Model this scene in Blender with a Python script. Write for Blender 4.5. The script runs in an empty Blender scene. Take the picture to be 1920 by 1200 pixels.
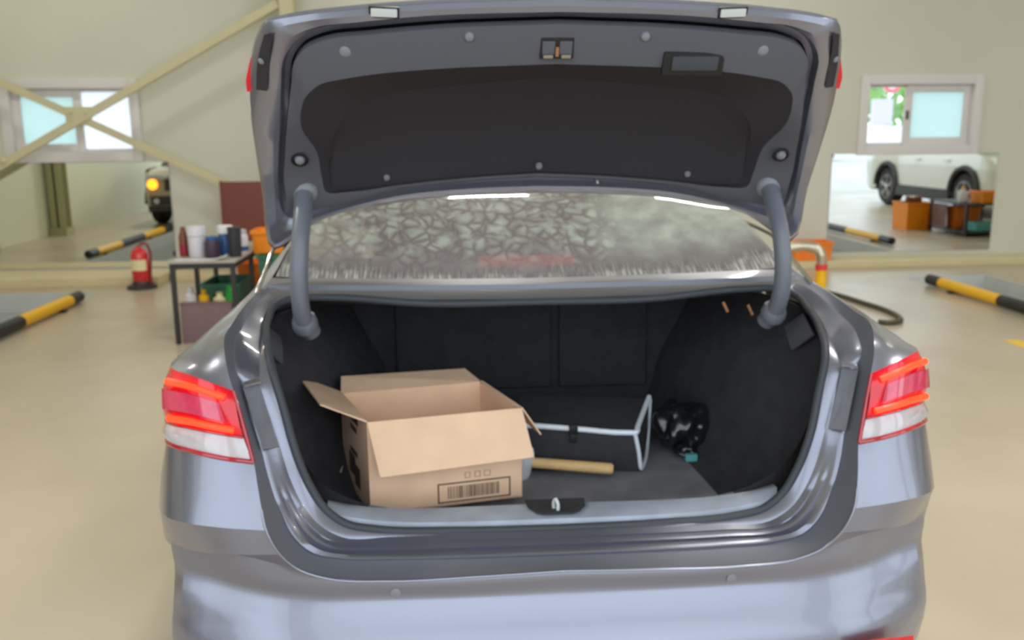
import bpy, bmesh, math, random
from mathutils import Vector, Matrix
random.seed(7)
SC = bpy.context.scene
COL = SC.collection
PI = math.pi

# ------------------------------------------------------------------ camera
cd = bpy.data.cameras.new('camera'); cam = bpy.data.objects.new('camera', cd); COL.objects.link(cam)
pitch, yaw, roll = math.radians(11.70), math.radians(3.9), math.radians(0.5)
cp, sp, cy, sy = math.cos(pitch), math.sin(pitch), math.cos(yaw), math.sin(yaw)
fw = Vector((sy*cp, cy*cp, -sp)); rt = Vector((cy, -sy, 0)); up = rt.cross(fw)
cr_, sr_ = math.cos(roll), math.sin(roll)
rt, up = cr_*rt - sr_*up, sr_*rt + cr_*up
cam.matrix_world = Matrix(((rt.x, up.x, -fw.x, -.2445), (rt.y, up.y, -fw.y, -1.80), (rt.z, up.z, -fw.z, 1.58), (0, 0, 0, 1)))
cd.sensor_width = 36.0; cd.lens = 36.0*1676/1920; cd.clip_start = .05; cd.clip_end = 300
cd.dof.use_dof = True; cd.dof.focus_distance = 1.05; cd.dof.aperture_fstop = 6.4
SC.camera = cam
# ------------------------------------------------------------------ world, light, exposure
wd = bpy.data.worlds.new('overcast_sky'); SC.world = wd; wd.use_nodes = True
bg = wd.node_tree.nodes['Background']; bg.inputs[0].default_value = (.80, .90, 1.0, 1); bg.inputs[1].default_value = 2.0
SC.view_settings.view_transform = 'Standard'; SC.view_settings.look = 'None'
SC.view_settings.gamma = 1; SC.view_settings.use_curve_mapping = False
SC.view_settings.exposure = 0.38
SC.cycles.use_denoising = True
SC.cycles.max_bounces = 8; SC.cycles.diffuse_bounces = 5; SC.cycles.glossy_bounces = 5
LAMPS = [(x, y) for x in (-4.6, .2, 2.4, 9.0) for y in (1.2, 7.0)]
for x, y in LAMPS:
    ld = bpy.data.lights.new('tube_light', 'AREA'); ld.shape = 'RECTANGLE'; ld.size = .8; ld.size_y = .10
    ld.energy = 90 if y < 3 else 28; ld.color = (1, .97, .88)
    lo = bpy.data.objects.new('tube_light', ld); lo.location = (x, y, 5.02); COL.objects.link(lo)

# ------------------------------------------------------------------ materials
def lin(c):
    c /= 255.0
    return c/12.92 if c <= .04045 else ((c+.055)/1.055)**2.4
def rgb(*c): return (lin(c[0]), lin(c[1]), lin(c[2]), 1)
def mat(name, c, rough=.6, metal=0, coat=0, spec=.5, var=0, vscale=6, bump=0, bscale=60, emit=None, estr=0, trans=0, ior=1.45):
    m = bpy.data.materials.new(name); m.use_nodes = True
    nt = m.node_tree; b = nt.nodes['Principled BSDF']
    b.inputs['Base Color'].default_value = rgb(*c); b.inputs['Roughness'].default_value = rough
    b.inputs['Metallic'].default_value = metal; b.inputs['Coat Weight'].default_value = coat
    b.inputs['Coat Roughness'].default_value = .06; b.inputs['Specular IOR Level'].default_value = spec
    b.inputs['Transmission Weight'].default_value = trans; b.inputs['IOR'].default_value = ior
    if emit: b.inputs['Emission Color'].default_value = rgb(*emit); b.inputs['Emission Strength'].default_value = estr
    if var or bump: tc = nt.nodes.new('ShaderNodeTexCoord')
    if var:
        n = nt.nodes.new('ShaderNodeTexNoise'); n.inputs['Scale'].default_value = vscale; n.inputs['Detail'].default_value = 5
        nt.links.new(tc.outputs['Object'], n.inputs['Vector'])
        mx = nt.nodes.new('ShaderNodeMix'); mx.data_type = 'RGBA'
        mx.inputs[6].default_value = rgb(*[max(0, v*(1-var)) for v in c]); mx.inputs[7].default_value = rgb(*[min(255, v*(1+var)) for v in c])
        nt.links.new(n.outputs['Fac'], mx.inputs[0]); nt.links.new(mx.outputs[2], b.inputs['Base Color'])
    if bump:
        n2 = nt.nodes.new('ShaderNodeTexNoise'); n2.inputs['Scale'].default_value = bscale; n2.inputs['Detail'].default_value = 3
        nt.links.new(tc.outputs['Object'], n2.inputs['Vector'])
        bp = nt.nodes.new('ShaderNodeBump'); bp.inputs['Strength'].default_value = bump; bp.inputs['Distance'].default_value = .01
        nt.links.new(n2.outputs['Fac'], bp.inputs['Height']); nt.links.new(bp.outputs[0], b.inputs['Normal'])
    return m
M = {}
M['wall'] = mat('cream_panel_paint', (203, 201, 186), .55, var=.03, vscale=1.2)
M['sidewall'] = mat('pale_cream_paint', (214, 213, 190), .6, var=.02, vscale=1.0)
M['steel'] = mat('cream_steel_paint', (200, 192, 156), .45, var=.03, vscale=5)
M['darksteel'] = mat('olive_column_paint', (172, 170, 134), .5)
M['ceiling'] = mat('ceiling_panel', (208, 208, 192), .6)
M['curb'] = mat('curb_paint', (204, 190, 150), .5, var=.06, vscale=3)
M['pit'] = mat('grey_pit_paint', (192, 194, 192), .45, var=.05, vscale=3)
M['upvc'] = mat('white_window_plastic', (214, 208, 206), .4)
M['mirror'] = mat('mirror_silver', (236, 240, 236), .008, metal=1)
M['paint'] = mat('grey_blue_metallic_paint', (140, 141, 154), .33, metal=.68, coat=.7, var=.02, vscale=3)
M['paintin'] = mat('grey_paint_inner', (134, 135, 146), .38, metal=.4, coat=.5)
M['liner'] = mat('charcoal_felt', (94, 94, 100), .9, bump=.15, bscale=500, spec=.35)
M['linershade_housing'] = mat('shaded_felt_and_housing', (60, 57, 60), .95, bump=.15, bscale=500, spec=.25)  # same felt as liner, recess shade put into the colour; also the lamp housing
M['carpet'] = mat('black_trunk_carpet', (58, 57, 60), .95, var=.2, vscale=18, bump=.3, bscale=300, spec=.3)
M['floorcarpet'] = mat('dusty_trunk_carpet', (124, 122, 126), .95, var=.28, vscale=9, bump=.3, bscale=300, spec=.3)
M['rubber'] = mat('grey_black_rubber', (66, 69, 75), .55)
M['gap'] = mat('dark_seam_plastic', (112, 113, 122), .5)
M['sill'] = mat('grey_sill_plastic', (164, 171, 186), .5, var=.12, vscale=14)
M['dust'] = mat('dusty_bumper_step', (108, 108, 114), .6, var=.2, vscale=12)
M['sleeve'] = mat('grey_hinge_sleeve', (110, 113, 122), .38, coat=.2)
M['clip'] = mat('grey_clip_plastic', (130, 132, 136), .5)
M['bklplastic'] = mat('black_plastic', (30, 30, 32), .4)
M['chrome'] = mat('chrome', (225, 225, 225), .12, metal=1)
M['zinc'] = mat('zinc_metal', (170, 168, 160), .35, metal=1)
M['redlens'] = mat('red_lamp_lens', (198, 10, 34), .12, coat=.5, var=.1, vscale=20, emit=(255, 10, 30), estr=.10)
M['redtrim'] = mat('red_lamp_rim', (170, 22, 40), .15, coat=1)
M['pinklens'] = mat('pink_lamp_reflector', (214, 66, 96), .12, coat=1, var=.12, vscale=60)
M['strip'] = mat('lit_red_strip', (255, 60, 20), .3, emit=(255, 52, 24), estr=1.6)
M['clearlens'] = mat('clear_reverse_lens', (196, 188, 190), .08, coat=1, var=.10, vscale=30)
M['platelamp'] = mat('plate_lamp_lens', (205, 208, 206), .2, coat=1)
M['cardboard'] = mat('kraft_cardboard', (238, 199, 165), .8, var=.05, vscale=14, bump=.05, bscale=80)
M['cardin'] = mat('kraft_cardboard_inside', (234, 196, 160), .8, var=.03, vscale=10)
M['ink'] = mat('brown_print_ink', (92, 66, 52), .8)
M['inkfade'] = mat('faded_print_ink', (164, 126, 96), .8)
M['wood'] = mat('pale_wood_handle', (224, 184, 128), .5, var=.08, vscale=20)
M['greyrubber'] = mat('grey_mallet_head', (220, 220, 222), .5, var=.1, vscale=20)
M['orgcloth'] = mat('black_organizer_fabric', (52, 51, 54), .85, var=.15, vscale=30, bump=.2, bscale=300)
M['silver'] = mat('silver_reflective_piping', (232, 236, 244), .35, coat=.3)
M['bag'] = mat('black_shiny_bag', (30, 30, 34), .18, coat=.8)
M['teal'] = mat('teal_plastic', (96, 176, 176), .4)
M['orange'] = mat('orange_plastic', (240, 142, 22), .45)
M['orangeb'] = mat('orange_crate_plastic', (236, 126, 30), .45)
M['green'] = mat('green_plastic', (60, 116, 92), .5)
M['brightgreen'] = mat('bright_green_plastic', (50, 160, 60), .4)
M['maroon'] = mat('maroon_board', (118, 64, 54), .6, var=.05, vscale=5)
M['mauve'] = mat('mauve_brown_board', (120, 96, 98), .6, var=.05, vscale=6)
M['blackmetal'] = mat('black_metal_frame', (46, 42, 42), .45)
M['tabletop'] = mat('grey_table_board', (172, 166, 156), .4)
M['paper'] = mat('white_paper', (226, 226, 230), .6)
M['whiteplastic'] = mat('white_plastic', (214, 210, 220), .4)
M['bluebottle'] = mat('blue_plastic', (50, 88, 140), .35)
M['purple'] = mat('dark_purple_plastic', (66, 48, 66), .4)
M['darkbin'] = mat('charcoal_bin', (54, 54, 60), .45)
M['brownbottle'] = mat('brown_plastic', (116, 64, 40), .35)
M['redbottle'] = mat('dark_red_plastic', (140, 36, 50), .35)
M['redpaint'] = mat('red_cylinder_paint', (206, 34, 42), .25, coat=.6)
M['darkred'] = mat('dark_red_hose', (130, 28, 34), .5)
M['labelcream'] = mat('cream_paper_label', (226, 214, 170), .6)
M['yellow'] = mat('yellow_paint', (230, 176, 18), .4)
M['black'] = mat('black_paint', (34, 32, 32), .45)
M['duct'] = mat('ribbed_metal_duct', (206, 196, 176), .3, metal=.8)
M['red'] = mat('red_band', (214, 52, 56), .5)
M['hose'] = mat('dark_rubber_hose', (72, 66, 52), .5)
M['floorline'] = mat('yellow_floor_paint', (232, 190, 60), .5)
M['suvwhite'] = mat('white_vehicle_paint', (214, 218, 210), .3, coat=1)
M['suvbeige'] = mat('champagne_vehicle_paint', (176, 166, 140), .32, metal=.3, coat=1)
M['clad'] = mat('grey_black_cladding', (58, 60, 60), .6)
M['tyre'] = mat('tyre_rubber', (44, 44, 46), .75)
M['alloy'] = mat('alloy_wheel', (176, 176, 180), .25, metal=.9)
M['autoglass'] = mat('dark_vehicle_glass', (26, 30, 30), .05, coat=1)
M['amber'] = mat('lit_amber_signal', (255, 160, 40), .3, emit=(255, 128, 24), estr=4)
M['headlamp'] = mat('headlamp_lens', (200, 206, 216), .08, coat=1)
M['outground'] = mat('pale_concrete_yard', (190, 188, 182), .8, var=.05, vscale=.5)
M['leaf'] = mat('tree_leaf', (110, 160, 70), .7, var=.35, vscale=2.5)
M['bark'] = mat('tree_bark', (88, 72, 56), .9)
M['signwhite'] = mat('sign_white', (225, 225, 230), .5)
M['signred'] = mat('sign_red', (226, 60, 66), .5)
M['postgrey'] = mat('white_post_paint', (190, 188, 196), .6)
M['darkcar'] = mat('dark_vehicle_paint', (58, 62, 72), .3, coat=1)
M['lampwhite'] = mat('white_lamp_housing', (232, 232, 228), .5)
M['redglow'] = mat('red_stop_lamp', (150, 30, 50), .3, emit=(220, 20, 50), estr=.35)
M['amberlens'] = mat('orange_round_cover', (168, 112, 70), .5)

def floor_mat():
    m = bpy.data.materials.new('glossy_beige_epoxy'); m.use_nodes = True; nt = m.node_tree; b = nt.nodes['Principled BSDF']
    tc = nt.nodes.new('ShaderNodeTexCoord')
    n = nt.nodes.new('ShaderNodeTexNoise'); n.inputs['Scale'].default_value = .9; n.inputs['Detail'].default_value = 6
    nt.links.new(tc.outputs['Object'], n.inputs['Vector'])
    r = nt.nodes.new('ShaderNodeValToRGB'); r.color_ramp.elements[0].position = .35; r.color_ramp.elements[1].position = .7
    r.color_ramp.elements[0].color = rgb(172, 159, 139); r.color_ramp.elements[1].color = rgb(186, 173, 154)
    nt.links.new(n.outputs['Fac'], r.inputs[0]); nt.links.new(r.outputs[0], b.inputs['Base Color'])
    n2 = nt.nodes.new('ShaderNodeTexNoise'); n2.inputs['Scale'].default_value = 2.2; n2.inputs['Detail'].default_value = 4
    nt.links.new(tc.outputs['Object'], n2.inputs['Vector'])
    mr = nt.nodes.new('ShaderNodeMapRange'); mr.inputs[3].default_value = .22; mr.inputs[4].default_value = .42
    nt.links.new(n2.outputs['Fac'], mr.inputs[0]); nt.links.new(mr.outputs[0], b.inputs['Roughness'])
    return m
M['floor'] = floor_mat()

def frosted(name, c):
    m = bpy.data.materials.new(name); m.use_nodes = True; nt = m.node_tree
    b = nt.nodes['Principled BSDF']; out = nt.nodes['Material Output']
    b.inputs['Base Color'].default_value = rgb(*c); b.inputs['Roughness'].default_value = .25
    t = nt.nodes.new('ShaderNodeBsdfTranslucent'); t.inputs[0].default_value = rgb(*c)
    mx = nt.nodes.new('ShaderNodeMixShader'); mx.inputs[0].default_value = .78
    nt.links.new(b.outputs[0], mx.inputs[1]); nt.links.new(t.outputs[0], mx.inputs[2]); nt.links.new(mx.outputs[0], out.inputs[0])
    return m
M['frostcyan'] = frosted('frosted_aqua_glass', (222, 238, 236))
M['frostwhite'] = frosted('frosted_white_glass', (250, 252, 255))
def clear_glass():
    m = bpy.data.materials.new('clear_window_glass'); m.use_nodes = True; nt = m.node_tree; out = nt.nodes['Material Output']
    nt.nodes.remove(nt.nodes['Principled BSDF'])
    t = nt.nodes.new('ShaderNodeBsdfTransparent'); g = nt.nodes.new('ShaderNodeBsdfGlossy'); g.inputs['Roughness'].default_value = .02
    f = nt.nodes.new('ShaderNodeFresnel'); f.inputs[0].default_value = 1.45
    mx = nt.nodes.new('ShaderNodeMixShader'); nt.links.new(f.outputs[0], mx.inputs[0])
    nt.links.new(t.outputs[0], mx.inputs[1]); nt.links.new(g.outputs[0], mx.inputs[2]); nt.links.new(mx.outputs[0], out.inputs[0])
    return m
M['clear'] = clear_glass()

def dirt_reflection_glass():
    # tinted rear screen with dried water blotches: pale patches, ceiling reflection painted in too, parted by darker veins
    m = bpy.data.materials.new('tinted_rear_glass_dirt_reflection'); m.use_nodes = True; nt = m.node_tree; b = nt.nodes['Principled BSDF']
    b.inputs['Coat Weight'].default_value = 1; b.inputs['Coat Roughness'].default_value = .04
    tc = nt.nodes.new('ShaderNodeTexCoord')
    mp = nt.nodes.new('ShaderNodeMapping'); mp.inputs['Scale'].default_value = (1, .62, 1)
    nt.links.new(tc.outputs['UV'], mp.inputs[0])
    nz = nt.nodes.new('ShaderNodeTexNoise'); nz.inputs['Scale'].default_value = 14; nt.links.new(mp.outputs[0], nz.inputs['Vector'])
    va = nt.nodes.new('ShaderNodeVectorMath'); va.operation = 'MULTIPLY_ADD'; va.inputs[1].default_value = (.045, .045, 0)
    nt.links.new(nz.outputs['Color'], va.inputs[0]); nt.links.new(mp.outputs[0], va.inputs[2])
    vo = nt.nodes.new('ShaderNodeTexVoronoi'); vo.feature = 'DISTANCE_TO_EDGE'; vo.inputs['Scale'].default_value = 36
    nt.links.new(va.outputs[0], vo.inputs['Vector'])
    r = nt.nodes.new('ShaderNodeValToRGB'); r.color_ramp.elements[0].position = .0; r.color_ramp.elements[1].position = .27
    nt.links.new(vo.outputs['Distance'], r.inputs[0])
    # coarse mask: clean towards the car's right, streaky black border along the bottom
    sx = nt.nodes.new('ShaderNodeSeparateXYZ'); nt.links.new(tc.outputs['UV'], sx.inputs[0])
    n3 = nt.nodes.new('ShaderNodeTexNoise'); n3.inputs['Scale'].default_value = 5; nt.links.new(mp.outputs[0], n3.inputs['Vector'])
    ad = nt.nodes.new('ShaderNodeMath'); ad.operation = 'MULTIPLY_ADD'; ad.inputs[1].default_value = .35
    nt.links.new(n3.outputs['Fac'], ad.inputs[0]); nt.links.new(sx.outputs['X'], ad.inputs[2])
    rx = nt.nodes.new('ShaderNodeValToRGB'); rx.color_ramp.elements[0].position = .80; rx.color_ramp.elements[1].position = .92
    nt.links.new(ad.outputs[0], rx.inputs[0])
    n6 = nt.nodes.new('ShaderNodeTexNoise'); n6.inputs['Scale'].default_value = 26; nt.links.new(mp.outputs[0], n6.inputs['Vector'])
    r6 = nt.nodes.new('ShaderNodeValToRGB'); r6.color_ramp.elements[0].position = .50; r6.color_ramp.elements[1].position = .68
    nt.links.new(n6.outputs['Fac'], r6.inputs[0])
    m6 = nt.nodes.new('ShaderNodeMath'); m6.operation = 'MAXIMUM'; nt.links.new(r.outputs[0], m6.inputs[0]); nt.links.new(r6.outputs[0], m6.inputs[1])
    mxv = nt.nodes.new('ShaderNodeMath'); mxv.operation = 'MAXIMUM'
    nt.links.new(m6.outputs[0], mxv.inputs[0]); nt.links.new(rx.outputs[0], mxv.inputs[1])
    n4 = nt.nodes.new('ShaderNodeTexNoise'); n4.inputs['Scale'].default_value = 22; nt.links.new(mp.outputs[0], n4.inputs['Vector'])
    mu = nt.nodes.new('ShaderNodeMapRange'); mu.inputs[1].default_value = .3; mu.inputs[2].default_value = .7; mu.inputs[3].default_value = .45; mu.inputs[4].default_value = 1
    nt.links.new(n4.outputs['Fac'], mu.inputs[0])
    mul = nt.nodes.new('ShaderNodeMath'); mul.operation = 'MULTIPLY'; nt.links.new(mxv.outputs[0], mul.inputs[0]); nt.links.new(mu.outputs[0], mul.inputs[1])
    c = nt.nodes.new('ShaderNodeMix'); c.data_type = 'RGBA'; c.inputs[6].default_value = rgb(84, 75, 82); c.inputs[7].default_value = rgb(132, 142, 136)
    ay = nt.nodes.new('ShaderNodeMath'); ay.operation = 'MULTIPLY_ADD'; ay.inputs[1].default_value = .12
    nt.links.new(nz.outputs['Fac'], ay.inputs[0]); nt.links.new(sx.outputs['Y'], ay.inputs[2])
    r7 = nt.nodes.new('ShaderNodeMapRange'); r7.inputs[1].default_value = .15; r7.inputs[2].default_value = .27; r7.inputs[3].default_value = .15
    nt.links.new(ay.outputs[0], r7.inputs[0])
    mu2 = nt.nodes.new('ShaderNodeMath'); mu2.operation = 'MULTIPLY'; nt.links.new(mul.outputs[0], mu2.inputs[0]); nt.links.new(r7.outputs[0], mu2.inputs[1]); mul = mu2
    nt.links.new(mul.outputs[0], c.inputs[0])
    # bottom border: black ceramic band with vertical white scuffs
    mp2 = nt.nodes.new('ShaderNodeMapping'); mp2.inputs['Scale'].default_value = (240, 14, 1); nt.links.new(tc.outputs['UV'], mp2.inputs[0])
    n5 = nt.nodes.new('ShaderNodeTexNoise'); n5.inputs['Scale'].default_value = 1; nt.links.new(mp2.outputs[0], n5.inputs['Vector'])
    r5 = nt.nodes.new('ShaderNodeValToRGB'); r5.color_ramp.elements[0].position = .46; r5.color_ramp.elements[1].position = .72
    r5.color_ramp.elements[0].color = rgb(66, 66, 68); r5.color_ramp.elements[1].color = rgb(150, 150, 148)
    nt.links.new(n5.outputs['Fac'], r5.inputs[0])
    ry = nt.nodes.new('ShaderNodeValToRGB'); ry.color_ramp.elements[0].position = .11; ry.color_ramp.elements[1].position = .16
    nt.links.new(ay.outputs[0], ry.inputs[0])
    c2 = nt.nodes.new('ShaderNodeMix'); c2.data_type = 'RGBA'
    nt.links.new(ry.outputs[0], c2.inputs[0]); nt.links.new(r5.outputs[0], c2.inputs[6]); nt.links.new(c.outputs[2], c2.inputs[7])
    nt.links.new(c2.outputs[2], b.inputs['Base Color'])
    b.inputs['Roughness'].default_value = .45
    al = nt.nodes.new('ShaderNodeMapRange'); al.inputs[3].default_value = .74; al.inputs[4].default_value = .93
    nt.links.new(mul.outputs[0], al.inputs[0])
    al2 = nt.nodes.new('ShaderNodeMath'); al2.operation = 'SUBTRACT'; al2.use_clamp = True; al2.inputs[0].default_value = 1
    nt.links.new(ry.outputs[0], al2.inputs[1])
    al3 = nt.nodes.new('ShaderNodeMath'); al3.operation = 'MAXIMUM'; nt.links.new(al.outputs[0], al3.inputs[0]); nt.links.new(al2.outputs[0], al3.inputs[1])
    nt.links.new(al3.outputs[0], b.inputs['Alpha'])
    return m
M['rearglass'] = dirt_reflection_glass()

# ------------------------------------------------------------------ mesh helpers
def crs(pts, n=4, closed=False):
    P_ = [Vector(p) for p in pts]; N = len(P_); out = []
    segs = N if closed else N-1
    for i in range(segs):
        p1, p2 = P_[i], P_[(i+1) % N]
        p0 = P_[(i-1) % N] if (closed or i > 0) else p1*2-p2
        p3 = P_[(i+2) % N] if (closed or i+2 < N) else p2*2-p1
        # centripetal-ish tangents
        d1, d0, d2 = (p2-p1).length+1e-6, (p1-p0).length+1e-6, (p3-p2).length+1e-6
        m1 = ((p1-p0)/d0*d1 + (p2-p1)/d1*d0)/(d0+d1)*d1
        m2 = ((p2-p1)/d1*d2 + (p3-p2)/d2*d1)/(d1+d2)*d1
        for k in range(n):
            t = k/n; t2, t3 = t*t, t*t*t
            out.append((2*t3-3*t2+1)*p1 + (t3-2*t2+t)*m1 + (-2*t3+3*t2)*p2 + (t3-t2)*m2)
    if not closed: out.append(P_[-1])
    return out
def resample(pts, n):
    pts = [Vector(p) for p in pts]; L = [0]
    for a, b in zip(pts, pts[1:]): L.append(L[-1]+(b-a).length)
    out = []; j = 0
    for i in range(n):
        s = L[-1]*i/(n-1)
        while j < len(L)-2 and L[j+1] < s: j += 1
        d = L[j+1]-L[j]
        out.append(pts[j].lerp(pts[j+1], (s-L[j])/d if d > 1e-9 else 0))
    return out
def smooth_n(pts, n): return resample(crs(pts, 8), n)
def mir(pts): return [Vector((-p[0], p[1], p[2])) for p in pts]

class MB:
    def __init__(s): s.v = []; s.f = []
    def add(s, v, f):
        o = len(s.v); s.v += [tuple(x) for x in v]; s.f += [[i+o for i in q] for q in f]; return s
    def grid(s, rows, closed=False, flip=False):
        n = len(rows[0]); v = [p for r in rows for p in r]; f = []
        for i in range(len(rows)-1):
            for j in range(n if closed else n-1):
                a, b = i*n+j, i*n+(j+1) % n
                q = [a, b, b+n, a+n]
                f.append(q[::-1] if flip else q)
        return s.add(v, f)
    def box(s, c, d, rot=None, taper=1.0):
        x, y, z = d[0]/2, d[1]/2, d[2]/2; v = []
        for sz in (-1, 1):
            k = taper if sz > 0 else 1
            for sx, sy_ in ((-1, -1), (1, -1), (1, 1), (-1, 1)):
                p = Vector((sx*x*k, sy_*y*k, sz*z))
                if rot: p = rot @ p
                v.append(p+Vector(c))
        return s.add(v, [[3, 2, 1, 0], [4, 5, 6, 7], [0, 1, 5, 4], [1, 2, 6, 5], [2, 3, 7, 6], [3, 0, 4, 7]])
    def bx(s, a, b):
        return s.box([(a[i]+b[i])/2 for i in range(3)], [abs(b[i]-a[i]) for i in range(3)])
    def slab(s, quad, t):
        q = [Vector(p) for p in quad]; n = (q[1]-q[0]).cross(q[3]-q[0]).normalized()*t
        v = q+[p+n for p in q]
        return s.add(v, [[3, 2, 1, 0], [4, 5, 6, 7], [0, 1, 5, 4], [1, 2, 6, 5], [2, 3, 7, 6], [3, 0, 4, 7]])
    def tube(s, path, r, seg=12, cap=True, closed=False, flat=None):
        P_ = [Vector(p) for p in path]; N = len(P_); rings = []; prev = None
        for i, p in enumerate(P_):
            a = P_[(i-1) % N] if (closed or i > 0) else p; b = P_[(i+1) % N] if (closed or i < N-1) else p
            t = (b-a).normalized()
            if prev is None:
                u = t.orthogonal().normalized() if flat is None else (Vector(flat)-t*t.dot(Vector(flat))).normalized()
            else: u = (prev-t*prev.dot(t)).normalized()
            prev = u; w = t.cross(u); ri = r[i] if isinstance(r, (list, tuple)) else r
            rings.append([p+(u*math.cos(2*PI*k/seg)+w*math.sin(2*PI*k/seg))*ri for k in range(seg)])
        if closed: rings.append(rings[0])
        o = len(s.v); s.grid(rings, True)
        if cap and not closed:
            s.f.append([o+k for k in range(seg)][::-1]); s.f.append([o+(N-1)*seg+k for k in range(seg)])
        return s
    def lathe(s, prof, origin=(0, 0, 0), axis=(0, 0, 1), seg=20):
        ax = Vector(axis).normalized(); u = ax.orthogonal().normalized(); w = ax.cross(u); o = Vector(origin); st = len(s.v)
        rings = [[o+ax*h+(u*math.cos(2*PI*k/seg)+w*math.sin(2*PI*k/seg))*r for k in range(seg)] for r, h in prof]
        s.grid(rings, True)
        s.f.append([st+k for k in range(seg)][::-1]); s.f.append([st+(len(prof)-1)*seg+k for k in range(seg)])
        return s
    def prism(s, outline, n, d):
        # outline: 3D points of a planar polygon, extruded by vector n*d
        q = [Vector(p) for p in outline]; e = Vector(n)*d; k = len(q)
        v = q+[p+e for p in q]
        f = [list(range(k))[::-1], list(range(k, 2*k))]+[[i, (i+1) % k, (i+1) % k+k, i+k] for i in range(k)]
        return s.add(v, f)
    def build(s, name, m, parent=None, ang=38, bevel=0, loc=None, weld=False, recalc=True):
        me = bpy.data.meshes.new(name); bm = bmesh.new()
        vs = [bm.verts.new(p) for p in s.v]
        for q in s.f:
            q2 = []
            for i in q:
                if i not in q2: q2.append(i)
            if len(q2) > 2:
                try: bm.faces.new([vs[i] for i in q2])
                except ValueError: pass
        if weld: bmesh.ops.remove_doubles(bm, verts=bm.verts[:], dist=2e-4)
        if recalc: bmesh.ops.recalc_face_normals(bm, faces=bm.faces[:])
        if bevel:
            es = [e for e in bm.edges if len(e.link_faces) == 2 and e.calc_face_angle(0) > .6]
            bmesh.ops.bevel(bm, geom=es, offset=bevel, segments=2, profile=.7, affect='EDGES')
        bm.to_mesh(me); bm.free()
        for p in me.polygons: p.use_smooth = True
        if ang < 179: me.set_sharp_from_angle(angle=math.radians(ang))
        me.materials.append(M[m])
        o = bpy.data.objects.new(name, me); COL.objects.link(o)
        if parent is not None: o.parent = parent
        if loc is not None: o.location = loc
        return o
def both(fn):
    for sgn in (-1, 1): fn(sgn)
def S(pts, sgn):   # left-hand points as they are, or mirrored for the right
    return [Vector(p) for p in pts] if sgn < 0 else mir(pts)
def tag(o, label, cat, group=None, kind=None):
    if label: o['label'] = label
    if cat: o['category'] = cat
    if group: o['group'] = group
    if kind: o['kind'] = kind
    return o
def thing(name, label, cat, loc=(0, 0, 0), group=None, rz=0):
    o = bpy.data.objects.new(name, None); COL.objects.link(o); o.location = loc; o.rotation_euler.z = rz
    o.empty_display_size = .1
    return tag(o, label, cat, group)
def struct(o): o['kind'] = 'structure'; return o

# ------------------------------------------------------------------ the hall
WY = 8.75
def holes_box(mb, x0, x1, z0, z1, y0, y1, holes):
    xs = x0
    for (a, b, c, d) in sorted(holes):
        mb.bx((xs, y0, z0), (a, y1, z1)); mb.bx((a, y0, z0), (b, y1, c)); mb.bx((a, y0, d), (b, y1, z1)); xs = b
    mb.bx((xs, y0, z0), (x1, y1, z1))
WL, WR = (-5.16, -3.70, 1.35, 2.21), (4.63, 6.08, 1.335, 2.21)
mb = MB(); holes_box(mb, -6.9, 13.4, -.05, 5.3, WY, WY+.2, [WL, WR]); struct(mb.build('wall_back', 'wall', ang=30))
PITS = [(-5.0, -3.95, -2.6, 7.70), (4.79, 5.72, -2.6, 7.70)]
mb = MB(); xs = -6.9
for a, b, c, d in PITS:
    mb.bx((xs, -3.4, -.2), (a, 8.9, 0)); mb.bx((a, -3.4, -.2), (b, c, 0)); mb.bx((a, d, -.2), (b, 8.9, 0)); xs = b
mb.bx((xs, -3.4, -.2), (13.4, 8.9, 0)); struct(mb.build('floor', 'floor', ang=30))
for a, b, c, d in PITS:
    mb = MB(); z = -1.5
    mb.bx((a-.1, c-.1, z-.1), (b+.1, d+.1, z)); mb.bx((a-.1, c, z), (a, d, -.205)); mb.bx((b, c, z), (b+.1, d, -.205))
    mb.bx((a-.1, c-.1, z), (b+.1, c, -.205)); mb.bx((a-.1, d, z), (b+.1, d+.1, -.205))
    p = mb.build('trim_1' if a < 0 else 'trim_2', 'pit', ang=30); struct(p)
    rim = MB(); w = .012
    rim.bx((a, c, -.2), (a+w, d, .004)); rim.bx((b-w, c, -.2), (b, d, .004)); rim.bx((a+w, d-w, -.2), (b-w, d, .004)); rim.bx((a+w, c, -.2), (b-w, c+w, .004))
    rim.build('pit_rim', 'pit', p, ang=30)
    if a > 0:
        st = MB()
        st.bx((a+.02, d-.75, -.9), (a+.62, d-.02, -.12)); st.build('step_block', 'pit', p, ang=30)
struct(MB().bx((-7.1, -3.4, -.05), (-6.9, 8.95, 5.3)).build('wall_left', 'sidewall', ang=30))
struct(MB().bx((13.4, -3.4, -.05), (13.6, 8.95, 5.3)).build('wall_right', 'sidewall', ang=30))
struct(MB().bx((-7.1, -3.4, 5.3), (13.6, 8.95, 5.5)).build('ceiling', 'ceiling', ang=30))
mb = MB()   # front wall with three big door openings
for x0, x1 in ((-7.1, -6.7), (-2.2, -1.7), (2.6, 3.1), (7.6, 8.1), (13.0, 13.6)): mb.bx((x0, -3.4, -.05), (x1, -3.2, 4.6))
mb.bx((-7.1, -3.4, 4.6), (13.6, -3.2, 5.3)); struct(mb.build('wall_front', 'wall', ang=30))
mb = MB().bx((-6.9, 8.08, 0), (-3.42, 8.73, .10)); struct(mb.build('trim_3', 'curb', ang=30, bevel=.008))
mb = MB().bx((-3.40, 8.40, 0), (13.38, 8.73, .085)); struct(mb.build('trim_4', 'curb', ang=30, bevel=.008))
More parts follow.
